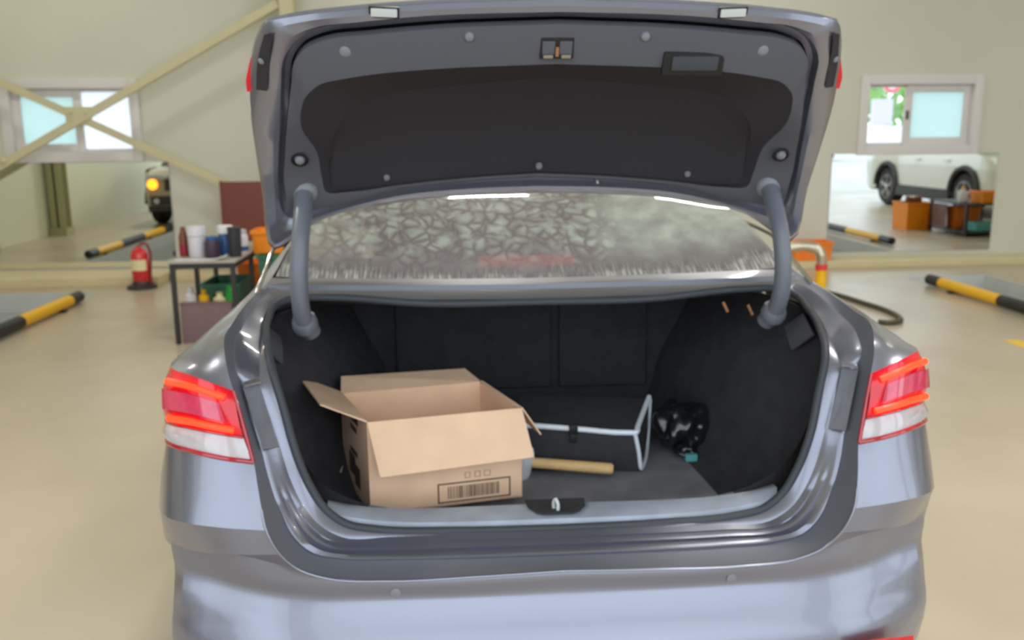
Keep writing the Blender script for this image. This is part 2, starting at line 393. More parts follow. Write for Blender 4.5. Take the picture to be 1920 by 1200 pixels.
for n, (x, y, w) in enumerate(((-6.74, 3.77, .26), (-6.74, 6.35, .26))):
    mb = MB(); mb.bx((x-.12, y-w/2, .0), (x+.12, y-w/2+.02, 5.28)); mb.bx((x-.12, y+w/2-.02, 0), (x+.12, y+w/2, 5.28)); mb.bx((x-.015, y-w/2, 0), (x+.015, y+w/2, 5.28))
    mb.bx((x-.14, y-w/2-.03, 0), (x+.14, y+w/2+.03, .12))
    struct(mb.build('column', 'darksteel', ang=30))
mb = MB(); x, y = -1.96, 8.58
mb.bx((x-.075, y-.1, 0), (x+.075, y-.088, 5.28)); mb.bx((x-.075, y+.088, 0), (x+.075, y+.1, 5.28)); mb.bx((x-.006, y-.09, 0), (x+.006, y+.09, 5.28))
struct(mb.build('column', 'steel', ang=30))
# cross bracing of flat steel bars in front of the left window
def strut(name, a, b, w, label):
    a, b = Vector(a), Vector(b); d = (b-a).normalized(); u = Vector((0, 1, 0)); n = d.cross(u).normalized()
    mb = MB(); mb.slab([a-n*w/2, b-n*w/2, b+n*w/2, a+n*w/2], .012)
    mb.slab([a-n*w/2, b-n*w/2, b-n*w/2+u*.07, a-n*w/2+u*.07], .01)   # an angle's second leg
    o = mb.build(name, 'steel', ang=30); tag(o, label, 'brace'); return o
br = thing('cross_brace', 'cream steel X shaped cross brace in front of the left window', 'brace', (-4.264, 8.5, 1.82))
def arm(a, b, w, dy):
    a, b = Vector(a)-Vector((-4.264, 8.5, 1.82)), Vector(b)-Vector((-4.264, 8.5, 1.82)); a.y = b.y = dy
    d = (b-a).normalized(); u = Vector((0, 1, 0)); n = d.cross(u).normalized()
    mb = MB(); mb.slab([a-n*w/2, b-n*w/2, b+n*w/2, a+n*w/2], .010)
    lo = -1 if n.z > 0 else 1
    mb.slab([a+n*lo*w/2, b+n*lo*w/2, b+n*lo*w/2+u*.055, a+n*lo*w/2+u*.055], .008)
    mb.build('brace_arm', 'steel', br, ang=30)
arm((-5.95, 0, .86), (-2.06, 0, 2.99), .085, .0)
arm((-5.95, 0, 2.62), (-2.06, 0, .74), .085, .012)
mb = MB().box((0, .012, 0), (.28, .012, .2)); mb.build('gusset_plate', 'steel', br, ang=30, bevel=.01)
for q in ((-.08, .04), (.08, .04), (-.08, -.04), (.08, -.04)):
    MB().lathe([(.016, 0), (.016, .012), (.010, .016)], (q[0], -.005, q[1]), (0, -1, 0), 8).build('bolt', 'steel', br)
MB().lathe([(.035, 0), (.035, .01), (.02, .02)], (-.84, -.012, -.47), (0, -1, 0), 10).build('bolt', 'steel', br)

def window(name, r, kinds, sash):
    x0, x1, z0, z1 = r; y0 = WY-.045; fr = .085
    mb = MB()
    mb.bx((x0-.02, y0, z0-.03), (x0+fr, WY+.16, z1+.02)); mb.bx((x1-fr, y0, z0-.03), (x1+.02, WY+.16, z1+.02))
    mb.bx((x0+fr, y0, z1-fr), (x1-fr, WY+.16, z1+.02)); mb.bx((x0+fr, y0, z0-.03), (x1-fr, WY+.16, z0+fr))
    root = struct(mb.build(name, 'upvc', ang=30, bevel=.006))
    xm = sash['xm']
    for k, (a, b) in enumerate(((x0+fr, xm+.03), (xm-.03, x1-fr))):
        d = .045 if k != sash['front'] else 0.0; w = sash['w'][k]
        za, zb = z0+fr, z1-fr
        s_ = MB(); ya, yb = WY+.03+d, WY+.07+d
        s_.bx((a, ya, za), (a+w, yb, zb)); s_.bx((b-w, ya, za), (b, yb, zb)); s_.bx((a+w, ya, zb-w), (b-w, yb, zb)); s_.bx((a+w, ya, za), (b-w, yb, za+w))
        so = s_.build('sash', 'upvc', root, ang=30, bevel=.004)
        MB().bx((a+w, ya+.015, za+w), (b-w, ya+.022, zb-w)).build('pane', kinds[k], so)
        if k == sash['front']:
            hx = b-.025 if k == 0 else a+.03
            MB().bx((hx-.012, ya-.018, (za+zb)/2-.05), (hx+.012, ya, (za+zb)/2+.05)).build('latch', 'blackmetal', so)
    return root
window('window_1', WL, ('frostcyan', 'frostwhite'), dict(xm=-4.36, front=0, w=(.085, .03)))
window('window_2', WR, ('clear', 'frostcyan'), dict(xm=5.22, front=1, w=(.03, .085)))
# wall mirrors
def wall_mirror(x0, x1, z0, z1, label):
    o = thing('wall_mirror', label, 'mirror', ((x0+x1)/2, WY-.012, z0)); w, h = (x1-x0)/2, z1-z0
    MB().bx((-w, -.006, 0), (w, 0, h)).build('mirror_glass', 'mirror', o)
    MB().bx((-w-.004, 0, -.004), (w+.004, .010, h+.004)).build('backing_board', 'postgrey', o)
wall_mirror(-6.6, -3.42, .125, 1.315, 'large frameless wall mirror under the left window behind the fire extinguisher')
wall_mirror(4.318, 6.375, .15, 1.322, 'large frameless wall mirror under the right window reflecting a white vehicle')

# guard rails along the inspection pits: yellow and black pipes
def rail(x, tip, segs, label, r=.055):
    o = thing('guard_rail', label, 'rail', (x, tip, 0), 'striped rails beside the pits'); y = 0
    MB().lathe([(.02, .012), (r-.008, .004), (r, -.012), (r, -.03)], (0, 0, r+.01), (0, 1, 0), 16).build('end_cap', 'black', o)
    y = -.03
    for c, ln in segs:
        MB().tube([(0, y, r+.01), (0, y-ln, r+.01)], r, 16).build('yellow_band' if c == 'yellow' else 'black_band', c, o); y -= ln
    for q in (-.5, -2.4, -4.3, -6.2):
        MB().bx((-.07, q-.03, 0), (.07, q+.03, .022)).build('foot_bracket', 'blackmetal', o)
SG = [('black', .22), ('yellow', 1.0), ('black', 1.0), ('yellow', 1.0), ('black', 1.0), ('yellow', 1.0), ('black', 1.0), ('yellow', 1.0), ('black', .8)]
rail(-3.89, 7.12, SG, 'yellow and black striped rail lying along the left pit')
rail(-5.07, 7.05, [('black', .25), ('yellow', .9)]+SG[2:], 'striped rail on far side of left pit, seen in the mirror')
rail(4.74, 7.12, SG, 'yellow and black striped rail lying along the right pit')
rail(5.98, 7.08, [('black', .3), ('yellow', 1.1)]+SG[2:], 'striped rail on far side of right pit, seen in the mirror')
o = MB().bx((3.98, 3.4, 0), (4.10, 4.62, .003)).build('floor_marking', 'floorline'); tag(o, 'short yellow painted line on the beige floor at the right', 'marking', kind='thing')
for x, y in LAMPS:
    o = thing('ceiling_light', 'long white twin tube ceiling light under the hall ceiling', 'light', (x, y, 5.06), 'ceiling lights')
    MB().bx((-.45, -.09, 0), (.45, .09, .12)).build('housing', 'lampwhite', o, ang=30)
# ------------------------------------------------------------------ outside
struct(MB().bx((-90, -90, -.25), (90, -3.4, -.06)).build('ground', 'outground'))
struct(MB().bx((-90, 8.95, -.25), (90, 90, -.06)).build('ground', 'outground'))
def tree(x, y, h, r, label):
    o = thing('tree', label, 'tree', (x, y, -.06), 'trees behind the hall')
    MB().tube([(0, 0, 0), (.1, .05, h*.3), (0, .1, h*.6)], [.16, .12, .06], 8).build('trunk', 'bark', o)
    mb = MB(); rn = random.Random(int(x*100))
    for i in range(700):
        a, b = rn.uniform(0, 2*PI), rn.uniform(-1, 1); q = r*rn.random()**.35; s_ = math.sqrt(1-b*b)
        c = Vector((q*s_*math.cos(a), q*s_*math.sin(a), h*.62+q*b*1.25)); sz = rn.uniform(.18, .36)
        n = Vector((rn.uniform(-1, 1), rn.uniform(-1, 1), rn.uniform(-1, 1))).normalized(); u = n.orthogonal().normalized()*sz; w = n.cross(u)*.6
        mb.add([c-u, c-w*.6, c+u, c+w*.6], [[0, 1, 2, 3]])
    lf = mb.build('foliage', 'leaf', o, ang=180); lf['kind'] = 'stuff'
for x, y, h, r, lb in ((13.5, 28, 5.2, 2.6, 'green leafy tree beyond the right window, left of the sign pillar'), (17.4, 32.5, 5.0, 2.3, 'green leafy tree beyond the right window, right of the sign pillar'), (16.2, 43, 7, 3.4, 'tall green tree standing behind the sign outside right window')):
    tree(x, y, h, r, lb)
o = thing('road_sign', 'round red ringed road sign on pale pillar outside right window', 'sign', (11.34, 22, -.06))
MB().bx((-.25, -.12, 0), (.25, .12, 2.49)).build('pillar', 'postgrey', o, ang=30, bevel=.02)
MB().bx((-.27, -.25, 0), (.50, .3, 1.78)).build('base_block', 'signwhite', o, ang=30, bevel=.02)
MB().lathe([(.27, 0), (.27, .02), (.26, .025)], (.16, -.13, 2.90), (0, -1, 0), 32).build('sign_disc', 'signwhite', o)
MB().tube([(.16+.215*math.cos(t*PI/16), -.155, 2.90+.215*math.sin(t*PI/16)) for t in range(32)], .045, 8, closed=True).build('red_ring', 'signred', o)
# ------------------------------------------------------------------ the grey saloon, rear towards us, boot open
CAR = thing('car', 'grey blue metallic saloon car with open boot lid and lit tail lamps', 'car')
# control curves, left side (x < 0); y runs forward from the rear bumper
A = [(-0.7603, 0.75, 1.179), (-0.7821, 0.6, 1.156), (-0.7839, 0.4, 1.133), (-0.7715, 0.25, 1.109), (-0.7538, 0.2, 1.056), (-0.7399, 0.18, 1.02), (-0.716, 0.15, 0.9451), (-0.6934, 0.12, 0.8723),
     (-0.6728, 0.07, 0.7992), (-0.6601, 0.05, 0.739), (-0.6337, 0.05, 0.6814), (-0.5972, 0.06, 0.639), (-0.5399, 0.06, 0.6158)]
B = [(-0.7368, 0.7, 1.167), (-0.7587, 0.6, 1.149), (-0.7731, 0.45, 1.112), (-0.7652, 0.32, 1.084), (-0.7464, 0.25, 1.036), (-0.7393, 0.25, 1.014), (-0.7178, 0.22, 0.9477), (-0.6887, 0.185, 0.8748),
     (-0.6697, 0.16, 0.8127), (-0.6474, 0.145, 0.7403), (-0.6192, 0.135, 0.6783), (-0.5841, 0.13, 0.6436), (-0.5123, 0.13, 0.6232)]
CC = [(-0.7115, 0.68, 1.163), (-0.7365, 0.57, 1.118), (-0.7228, 0.42, 1.079), (-0.7027, 0.29, 1.044), (-0.698, 0.26, 1.023), (-0.6726, 0.23, 0.9431), (-0.6501, 0.21, 0.8697), (-0.6295, 0.2, 0.7953),
      (-0.6007, 0.19, 0.732), (-0.5645, 0.18, 0.6882), (-0.5165, 0.18, 0.6567)]
C_LIP = (0, .055, .612)
# lamp lines: inner end -> outer corner -> round the side
LT = [(-0.7399, 0.18, 1.02), (-0.7903, 0.185, 1.04), (-0.8468, 0.21, 1.054), (-0.8895, 0.255, 1.054), (-.925, .345, 1.045), (-.946, .50, 1.032)]
LM = [(-0.7164, 0.14, 0.9235), (-0.7685, 0.145, 0.9322), (-0.837, 0.175, 0.9368), (-0.9104, 0.245, 0.9287), (-.941, .325, .918), (-.955, .47, .945)]
LB = [(-0.6922, 0.12, 0.8723), (-0.758, 0.125, 0.8815), (-0.8329, 0.155, 0.8894), (-0.9052, 0.22, 0.8877), (-.935, .325, .880), (-.953, .45, .925)]
def lmid(a, b, t, bulge=0):
    out = []
    for p, q in zip(a, b):
        m = Vector(p).lerp(Vector(q), t); m.y -= bulge; out.append(m)
    k = len(out)
    out[3] = out[3]+Vector((-bulge*2.0, bulge*.5, 0)); out[4] = out[4]+Vector((-bulge*1.6, bulge, 0))
    return out
NU = 26
def rows(*ls): return [smooth_n(l, NU) for l in ls]
def arch(y):
    z = .24
    for yc in (1.10, 3.90):
        if abs(y-yc) < .375: z = max(z, .33+math.sqrt(.375**2-(y-yc)**2))
    return z
for sgn in (-1, 1):
    # quarter panel: deck from the boot gap over the shoulder, then the side
    deck = [[LT[0], LT[1], LT[2], LT[3], LT[4], LT[5]],
            [A[4], (-.80, .215, 1.062), (-.85, .265, 1.065), (-.895, .32, 1.058), (-.932, .42, 1.042), (-.948, .52, 1.028)],
            [A[3], (-.82, .28, 1.083), (-.862, .33, 1.078), (-.904, .39, 1.064), (-.936, .47, 1.044), (-.950, .56, 1.020)],
            [A[2], (-.818, .42, 1.118), (-.853, .44, 1.102), (-.892, .48, 1.076), (-.928, .54, 1.042), (-.952, .62, 1.010)],
            [A[1], (-.808, .60, 1.145), (-.84, .61, 1.122), (-.878, .63, 1.088), (-.922, .66, 1.040), (-.953, .70, .995)],
            [A[0], (-.788, .75, 1.170), (-.82, .76, 1.142), (-.862, .77, 1.100), (-.916, .79, 1.040), (-.954, .82, .980)],
            [(-.745, .95, 1.235), (-.775, .95, 1.215), (-.81, .95, 1.17), (-.856, .95, 1.110), (-.912, .96, 1.040), (-.954, .98, .970)],
            [(-.715, 1.20, 1.305), (-.75, 1.20, 1.27), (-.79, 1.20, 1.20), (-.846, 1.20, 1.110), (-.910, 1.2, 1.040), (-.954, 1.2, .965)],
            [(-.680, 1.45, 1.365), (-.72, 1.45, 1.32), (-.77, 1.45, 1.22), (-.84, 1.45, 1.105), (-.908, 1.45, 1.035), (-.952, 1.45, .96)]]
    deck = [S(smooth_n(r, NU), sgn) for r in deck]
    cols = list(zip(*deck)); fine = [crs(c, 4) for c in cols]; deckf = list(zip(*fine))
    MB().grid(deckf).build('quarter_panel', 'paint', CAR, ang=60)
    # body side with wheel arches
    ys = [.50+.06*i for i in range(70)]
    def sx(y):
        t = max(0, (y-4.05)/.8); return .955-.16*t*t
    rws = []
    for y in ys:
        top = 1.03-.055*min(1, max(0, (y-.5)/.45)) if y < 1.5 else .975
        if y < .60: top = 1.028-.1*(y-.5)
        if y > 3.5: top = .975-.10*(y-3.5)
        a = arch(y); r_ = []
        for t, dx in ((0, 0.0), (.2, .010), (.4, .008), (.55, -.004), (.75, -.014), (1, -.035)):
            z = top+(a-top)*t; f = min(1, max(0, (y-.5)/.25))
            r_.append((-(sx(y)+dx*f), y, z))
        rws.append(r_)
    MB().grid([S(r, sgn) for r in rws]).build('side_panel', 'paint', CAR, ang=60)
    # side windows and rear pillar glass strip
    gl = []
    for y, xa, za, xb, zb in ((1.47, .672, 1.362, .905, 1.03), (1.9, .60, 1.41, .90, 1.02), (2.5, .57, 1.425, .895, 1.0), (3.0, .585, 1.38, .89, .985), (3.4, .66, 1.25, .88, .97), (3.75, .77, 1.05, .86, .955)):
        gl.append(S([(-xa-.03, y, za-.03), (-(xa+xb)/2-.045, y, (za+zb)/2+.03), (-xb, y, zb)], sgn))
    MB().grid(gl).build('side_window', 'autoglass', CAR, ang=60)
    # chrome trim line; its rear end stands in for the quarter edge's highlight
    MB().tube(S(crs([(-0.7761, 0.64, 1.159), (-0.775, 0.73, 1.19), (-0.7743, 0.82, 1.22), (-0.7755, 0.9, 1.248), (-.728, 1.2, 1.298), (-.694, 1.45, 1.358), (-.63, 1.9, 1.405)], 4), sgn), .0065, 8).build('chrome_highlight_strip', 'chrome', CAR)
    # tail lamp
    lens = MB().grid([S(r, sgn) for r in rows(LT, lmid(LT, LM, .25, .006), lmid(LT, LM, .5, .008), lmid(LT, LM, .75, .006), LM)]).build('tail_lamp', 'redlens', CAR, ang=60)
    MB().grid([S(r, sgn) for r in rows(LM, lmid(LM, LB, .5, .006), LB)]).build('reverse_lens', 'clearlens', lens, ang=60)
    MB().tube(S(smooth_n([(p[0], p[1]-.002, p[2]) for p in LB], 30), sgn), .0055, 8).build('red_rim', 'redtrim', lens)
    MB().tube(S(smooth_n([(p[0], p[1]-.002, p[2]) for p in (A[5], A[6], A[7])], 14), sgn), .005, 8).build('red_rim', 'redtrim', lens)
    MB().tube(S(smooth_n([(p[0], p[1]-.002, p[2]) for p in LM], 30), sgn), .003, 8).build('lens_seam', 'redtrim', lens)
    inner = lmid(LT, LM, .34, .0105); inner2 = lmid(LT, LM, .70, .0105)
    u1, u2 = smooth_n(inner, 60)[5:30], smooth_n(inner2, 60)[4:30]
    MB().grid([S(u1, sgn), S(u2, sgn)]).build('reflector_panel', 'pinklens', lens, ang=60)
    up_ = smooth_n(lmid(LT, LM, .19, .009), 60)[3:26]; lo_ = smooth_n(lmid(LT, LM, .86, .008), 60)[2:26]
    MB().tube(S(up_, sgn), .0085, 8).build('light_strip', 'strip', lens)
    MB().tube(S(lo_, sgn), .0085, 8).build('light_strip', 'strip', lens)
    # gap wall and gutter round the boot opening, running on under it to the middle
    n = 90
    ra = smooth_n(list(A)+[(-.40, .058, .603), (-.2, .056, .606), (0, .055, .612)], n)
    rb = smooth_n(list(B)+[(-.40, .128, .618), (-.2, .126, .615), (0, .126, .614)], n)
    rc = smooth_n(list(CC)+[(-.40, .186, .650), (-.2, .186, .648), (0, .186, .648)], n)
    MB().grid([S(ra, sgn), S([a.lerp(b, .5)+Vector((0, .006, -.004)) for a, b in zip(ra, rb)], sgn), S(rb, sgn)]).build('gap_seal', 'gap', CAR, ang=60)
    def led(t, dy, dz=0):
        out = []
        for i, (b, c) in enumerate(zip(rb, rc)):
            w = min(1, max(0, (i/(n-1)-.50)/.12)); out.append(b.lerp(c, t)+Vector((0, dy*w-.002, dz*w)))
        return S(out, sgn)
    MB().grid([S(rb, sgn), led(.06, -.004, .004), led(.28, -.008, .004), led(.34, .004, 0), led(.46, .004, 0), led(.50, -.006, .002), led(.66, -.006, .002), led(.70, .003, 0), led(.76, .002, 0), led(.80, -.004, 0), S(rc, sgn)]).build('gutter', 'paint', CAR, ang=50)
    MB().tube(S(ra[48:], sgn), .0032, 8).build('lip_edge', 'paint', CAR)
    q = [(-0.7313, 0.235, 1.012), (-0.6953, 0.245, 1.017), (-0.6493, 0.195, 0.879), (-0.6804, 0.17, 0.8826)]
    e = Vector((0, -.004, .002)); MB().slab(S([Vector(p)+e for p in q], sgn), .006).build('step_plate', 'dust', CAR, ang=30)
    q = [(-0.7291, 0.24, 1.024), (-0.6943, 0.25, 1.03), (-0.6881, 0.23, 1.026), (-0.7239, 0.22, 1.02)]
    MB().slab(S([Vector(p)+e for p in q], sgn), .004).build('step_lip', 'paint', CAR, ang=30)
    # hinge arm with its rubber boot and flange
    hp = crs([(-0.6274, 0.6, 1.429), (-0.6246, 0.56, 1.392), (-0.6274, 0.51, 1.322), (-0.6313, 0.49, 1.242), (-0.6346, 0.5, 1.164), (-0.6328, 0.53, 1.109), (-0.6215, 0.57, 1.068)], 5)
    hx = MB().tube(S(hp, sgn), [.0255 - .003*math.sin(PI*i/(len(hp)-1)) for i in range(len(hp))], 16).build('hinge_arm', 'sleeve', CAR)
    p0 = Vector((-0.6286, 0.61, 1.437)); p1 = Vector((-0.633, 0.545, 1.097))
    nrm = Vector((0, -.75, -.65))
    MB().lathe([(.037, -.006), (.038, .002), (.034, .010), (.027, .014), (.024, .02)], S([p0], sgn)[0], nrm, 20).build('flange', 'clip', hx)
    d = Vector((.02*-sgn, .10, -.45)).normalized()
    MB().lathe([(.018, -.03), (.028, -.024), (.034, -.006), (.034, .010), (.026, .026), (.012, .032)], S([p1], sgn)[0], d, 20).build('boot_bulb', 'sleeve', hx)

# bumper: rows share the lip line so that the skin is one piece
def bumper_half():
    out1 = [(-.66, .076, .626), (-.80, .130, .648), (-.912, .195, .662), (-.938, .33, .668), (-.948, .56, .67), (-.955, .70, .67)]
    n2, n1 = 26, 12
    lipo = smooth_n([A[12]]+out1, n2)
    up_rows = [smooth_n(LB[:4]+[(-.938, .33, .885), (-.955, .52, .93), (-.957, .70, .95)], n2),
        smooth_n([A[8], (-0.7808, 0.1, 0.8032), (-0.8599, 0.135, 0.8055), (-0.9359, 0.235, 0.7951), (-.957, .36, .80), (-.962, .52, .83), (-.964, .70, .85)], n2),
        smooth_n([A[9], (-0.7545, 0.068, 0.7408), (-0.8492, 0.1, 0.7427), (-0.9392, 0.215, 0.7276), (-.958, .36, .735), (-.962, .52, .75), (-.962, .70, .76)], n2),
        smooth_n([A[10], (-0.7239, 0.066, 0.6773), (-0.8291, 0.13, 0.6568), (-0.9444, 0.245, 0.6452), (-.953, .36, .695), (-.952, .54, .70), (-.957, .70, .71)], n2),
        smooth_n([A[11], (-.68, .080, .655), (-.81, .132, .672), (-.916, .20, .680), (-.940, .34, .682), (-.949, .55, .685), (-.955, .70, .69)], n2), lipo]
    lo_in = [[C_LIP, (-.2, .056, .606), (-.4, .058, .603), A[12]]]
    lows = []
    for z, yc, xo, yo in ((.602, .053, .906, .170), (.58, .057, .904, .166), (.56, .060, .902, .165), (.54, .054, .900, .163), (.51, .036, .902, .160), (.485, .018, .910, .160), (.46, .002, .915, .164), (.43, -.008, .920, .170), (.30, .02, .925, .21)):
        d = yc-.055; k = max(0, -d)*.4; q = .05*max(0, (.56-z)/.3)
        lows.append(([(0, yc, z), (-.25, yc+.002, z-.005*(z > .55)), (-.54, yc+.007+k*.3, z)],
            [(-.66, .079+d*.95, z+.008*(z > .5)), (-.79, .130+d*.9, z+.022*(z > .5)), (-xo-.006, yo+.025+d*.3, z+.04*(z > .5)), (-xo-.028+q, .33, z+.045*(z > .5)), (-.945+q*2, .56, z+.045*(z > .5)), (-.953+q*3, .70, z+.045*(z > .5))]))
    low_rows = [smooth_n(lo_in[0], n1)[:-1]+lipo]
    for a, b in lows:
        a = [tuple(p) for p in a]
        low_rows.append(smooth_n(a, n1)[:-1]+smooth_n([a[-1]]+b, n2))
    return up_rows, low_rows
A = [tuple(p) for p in A]
ur, lr = bumper_half()
lrf = list(zip(*[crs(c, 3) for c in zip(*lr)]))
mb = MB()
for sgn in (-1, 1):
    for r in (ur, lrf): mb.grid([S(x, sgn) for x in r], flip=sgn > 0)
bump = mb.build('bumper', 'paint', CAR, ang=17, weld=True)
for x in (-.385, .385):   # parking sensor dimples
    MB().lathe([(.012, 0), (.012, .0022), (.008, .0028)], (x, .0605, .572), (0, -1, .0), 16).build('parking_sensor', 'paint', bump)
for sgn in (-1, 1):
    r = smooth_n([(0.8264, 0.06, 0.4134), (0.7842, 0.038, 0.4246), (0.7284, 0.018, 0.4353), (0.6538, 0.008, 0.437)], 14)
    r = r if sgn > 0 else mir(r)
    MB().grid([[p+Vector((0, -.012, 0)) for p in r], [p+Vector((0, -.018, -.02)) for p in r], [p+Vector((0, -.010, -.05)) for p in r]]).build('reflector', 'redlens', bump, ang=60)
xs_ = [-.54+.045*i for i in range(25)]
# rubber seal round the opening (closed loop)
SL = [(0, .205, .646), (-.253, .205, .650), (-0.4431, 0.2, 0.6647), (-0.5059, 0.205, 0.6772), (-0.5548, 0.21, 0.7148), (-0.5898, 0.215, 0.7745), (-0.6172, 0.22, 0.8531), (-0.647, 0.25, 0.9595), (-0.6704, 0.28, 1.032), (-0.7042, 0.4, 1.083), (-0.7271, 0.54, 1.109), (-0.7168, 0.62, 1.134), (-0.6784, 0.65, 1.145), (-0.6075, 0.66, 1.145), (-.3, .655, 1.122), (0, .66, 1.120)]
slh = crs(SL, 5); ring = slh+[Vector((-p.x, p.y, p.z)) for p in slh[-2:0:-1]]
MB().tube(ring, .0105, 10, closed=True).build('boot_seal', 'rubber', CAR)
for sgn in (-1, 1):
    a_ = smooth_n(CC + [(-.40, .186, .650), (-.2, .186, .648), (0, .186, .648)], 80); b_ = resample(slh[:61], 80)[::-1]
    MB().grid([S(a_, sgn), S([p.lerp(q, .5)+Vector((0, -.003, .002)) for p, q in zip(a_, b_)], sgn), S(b_, sgn)]).build('seal_flange', 'paint', CAR, ang=60)
# sill trim inside the seal
def sl(z0, y0, ze, ye, h=.56): return [(x*h/.54, y0+(ye-y0)*(x/.54)**2, z0+(ze-z0)*abs(x/.54)**5) for x in xs_]
MB().grid([sl(.648, .212, .680, .212, .53), sl(.664, .222, .700, .222, .545), sl(.668, .26, .712, .25, .555), sl(.664, .315, .705, .29, .56), sl(.645, .328, .68, .31, .555), sl(.595, .335, .62, .33, .54)]).build('sill_trim', 'sill', CAR, ang=40)
o_ = [(-.072, .322, .669), (-.068, .275, .671), (-.050, .243, .671), (-.034, .232, .671), (.042, .232, .671), (.058, .243, .671), (.076, .275, .671), (.080, .322, .669)]
npl = MB().prism(o_, (0, 0, 1), .004).build('latch_plate', 'carpet', CAR, ang=30)
MB().tube(crs([(-.004, .262, .672), (-.004, .262, .692), (.0, .255, .700), (.004, .248, .692), (.004, .248, .672)], 3), .0045, 8).build('striker', 'platelamp', npl)
# deck panel between the rear screen and the opening
def dl(px_, y, z, yc, zc): return [(px_*k/10, yc+(y-yc)*(k/10)**2, zc+(z-zc)*(k/10)**2) for k in range(-10, 11)]
MB().grid([dl(.755, .770, 1.186, .822, 1.163), dl(.760, .745, 1.182, .798, 1.160), dl(.757, .710, 1.174, .757, 1.155), dl(.754, .70, 1.156, .747, 1.134), dl(.750, .685, 1.154, .732, 1.132), dl(.745, .68, 1.165, .722, 1.146), dl(.735, .655, 1.157, .690, 1.137), dl(.72, .645, 1.148, .672, 1.128)]).build('deck_panel', 'paint', CAR, ang=40)
# trunk lining
F0 = [(0, .315, .662), (-.25, .312, .664), (-.46, .30, .684), (-.545, .285, .73), (-.595, .27, .79), (-.630, .265, .87), (-.660, .29, .96), (-.685, .34, 1.03), (-.708, .45, 1.075), (-.712, .57, 1.108), (-.66, .64, 1.125), (-.4, .66, 1.122), (0, .665, 1.120)]
F1 = [(0, .34, .60), (-.25, .34, .60), (-.50, .34, .605), (-.61, .34, .66), (-.665, .34, .77), (-.695, .36, .87), (-.715, .40, .96), (-.735, .46, 1.03), (-.745, .54, 1.075), (-.74, .62, 1.105), (-.69, .68, 1.115), (-.4, .70, 1.112), (0, .70, 1.110)]
F2 = [(0, .70, .60), (-.25, .70, .60), (-.46, .70, .605), (-.55, .70, .66), (-.585, .70, .78), (-.62, .70, .88), (-.66, .70, .97), (-.70, .71, 1.03), (-.72, .73, 1.07), (-.72, .76, 1.095), (-.69, .78, 1.105), (-.4, .80, 1.105), (0, .80, 1.105)]
F3 = [(0, 1.28, .60), (-.25, 1.28, .60), (-.42, 1.28, .605), (-.46, 1.28, .68), (-.49, 1.28, .80), (-.54, 1.28, .90), (-.58, 1.28, .98), (-.60, 1.28, 1.03), (-.61, 1.28, 1.06), (-.60, 1.28, 1.08), (-.56, 1.28, 1.09), (-.3, 1.28, 1.095), (0, 1.28, 1.095)]
rr = [crs(f, 4) for f in (F0, F1, F2, F3)]; rr = [list(r) for r in zip(*[crs(c, 5) for c in zip(*rr)])]
side = MB(); fl = MB()
for sgn in (-1, 1):
    k = 8
    side.grid([S(r[k:], sgn) for r in rr], flip=sgn > 0); fl.grid([S(r[:k+1], sgn) for r in rr], flip=sgn > 0)
side.build('trunk_lining', 'carpet', CAR, ang=60, weld=True); fl.build('trunk_floor', 'floorcarpet', CAR, ang=60, weld=True)
MB().bx((-.66, 1.275, .58), (.66, 1.30, 1.10)).build('seat_back', 'carpet', CAR, ang=30)
for a, b in ((-.44, .10), (.13, .44)):
    MB().bx((a, 1.255, .70), (b, 1.276, 1.03)).build('seat_panel', 'carpet', CAR, ang=30, bevel=.008)
MB().lathe([(.05, 0), (.05, .012), (.04, .02)], (-.17, .92, 1.105), (0, 0, -1), 20).build('speaker_cover', 'amberlens', CAR)
for q in ((.54, .70, 1.10), (.60, .66, 1.098), (.63, .63, 1.09)):
    MB().tube([q, (q[0]+.012, q[1]-.01, q[2]-.028)], .0045, 8).build('wire_clip', 'amberlens', CAR)
for sgn in (-1, 1):   # grey trim pads at the upper opening corners
    MB().slab(S([(-.722, .47, 1.05), (-.735, .58, 1.085), (-.715, .66, 1.03), (-.700, .56, .985)], sgn), .006).build('corner_pad', 'liner', CAR, ang=30)
# rear screen, roof, windscreen, bonnet
BG = [(-.745, .765, 1.190), (-.62, .79, 1.176), (-.32, .815, 1.166), (0, .825, 1.163)]
TG = [(-.672, 1.47, 1.372), (-.52, 1.56, 1.41), (-.28, 1.62, 1.425), (0, 1.64, 1.43)]
def halfring(c, n=12):
    h = smooth_n(c, n); return h+[Vector((-p.x, p.y, p.z)) for p in h[-2::-1]]
b_, t_ = halfring(BG), halfring(TG); gr = []
for k in range(13):
    t = k/12; gr.append([p.lerp(q, t)+Vector((0, 0, .035*math.sin(PI*t))) for p, q in zip(b_, t_)])
gm = MB().grid(gr).build('rear_screen', 'rearglass', CAR, ang=60)
uv = gm.data.uv_layers.new(name='UVMap')
for lp in gm.data.loops:
    v = gm.data.vertices[lp.vertex_index].co; uv.data[lp.index].uv = ((v.x+.75)/1.5, (v.y-.76)/1.5*1.2+.0)
rf = [t_]
for y, xe, ze, zc in ((1.9, .595, 1.418, 1.458), (2.4, .575, 1.428, 1.468), (2.85, .58, 1.405, 1.455), (3.0, .60, 1.375, 1.44)):
    rf.append(halfring([(-xe, y, ze), (-xe*.75, y-.02, ze+(zc-ze)*.6), (-xe*.4, y-.03, ze+(zc-ze)*.9), (0, y-.03, zc)]))
MB().grid([list(r) for r in zip(*[crs(c, 4) for c in zip(*rf)])]).build('roof', 'paint', CAR, ang=60)
ws = [rf[-1], halfring([(-.78, 3.72, 1.02), (-.5, 3.85, 1.03), (-.25, 3.92, 1.035), (0, 3.95, 1.035)])]
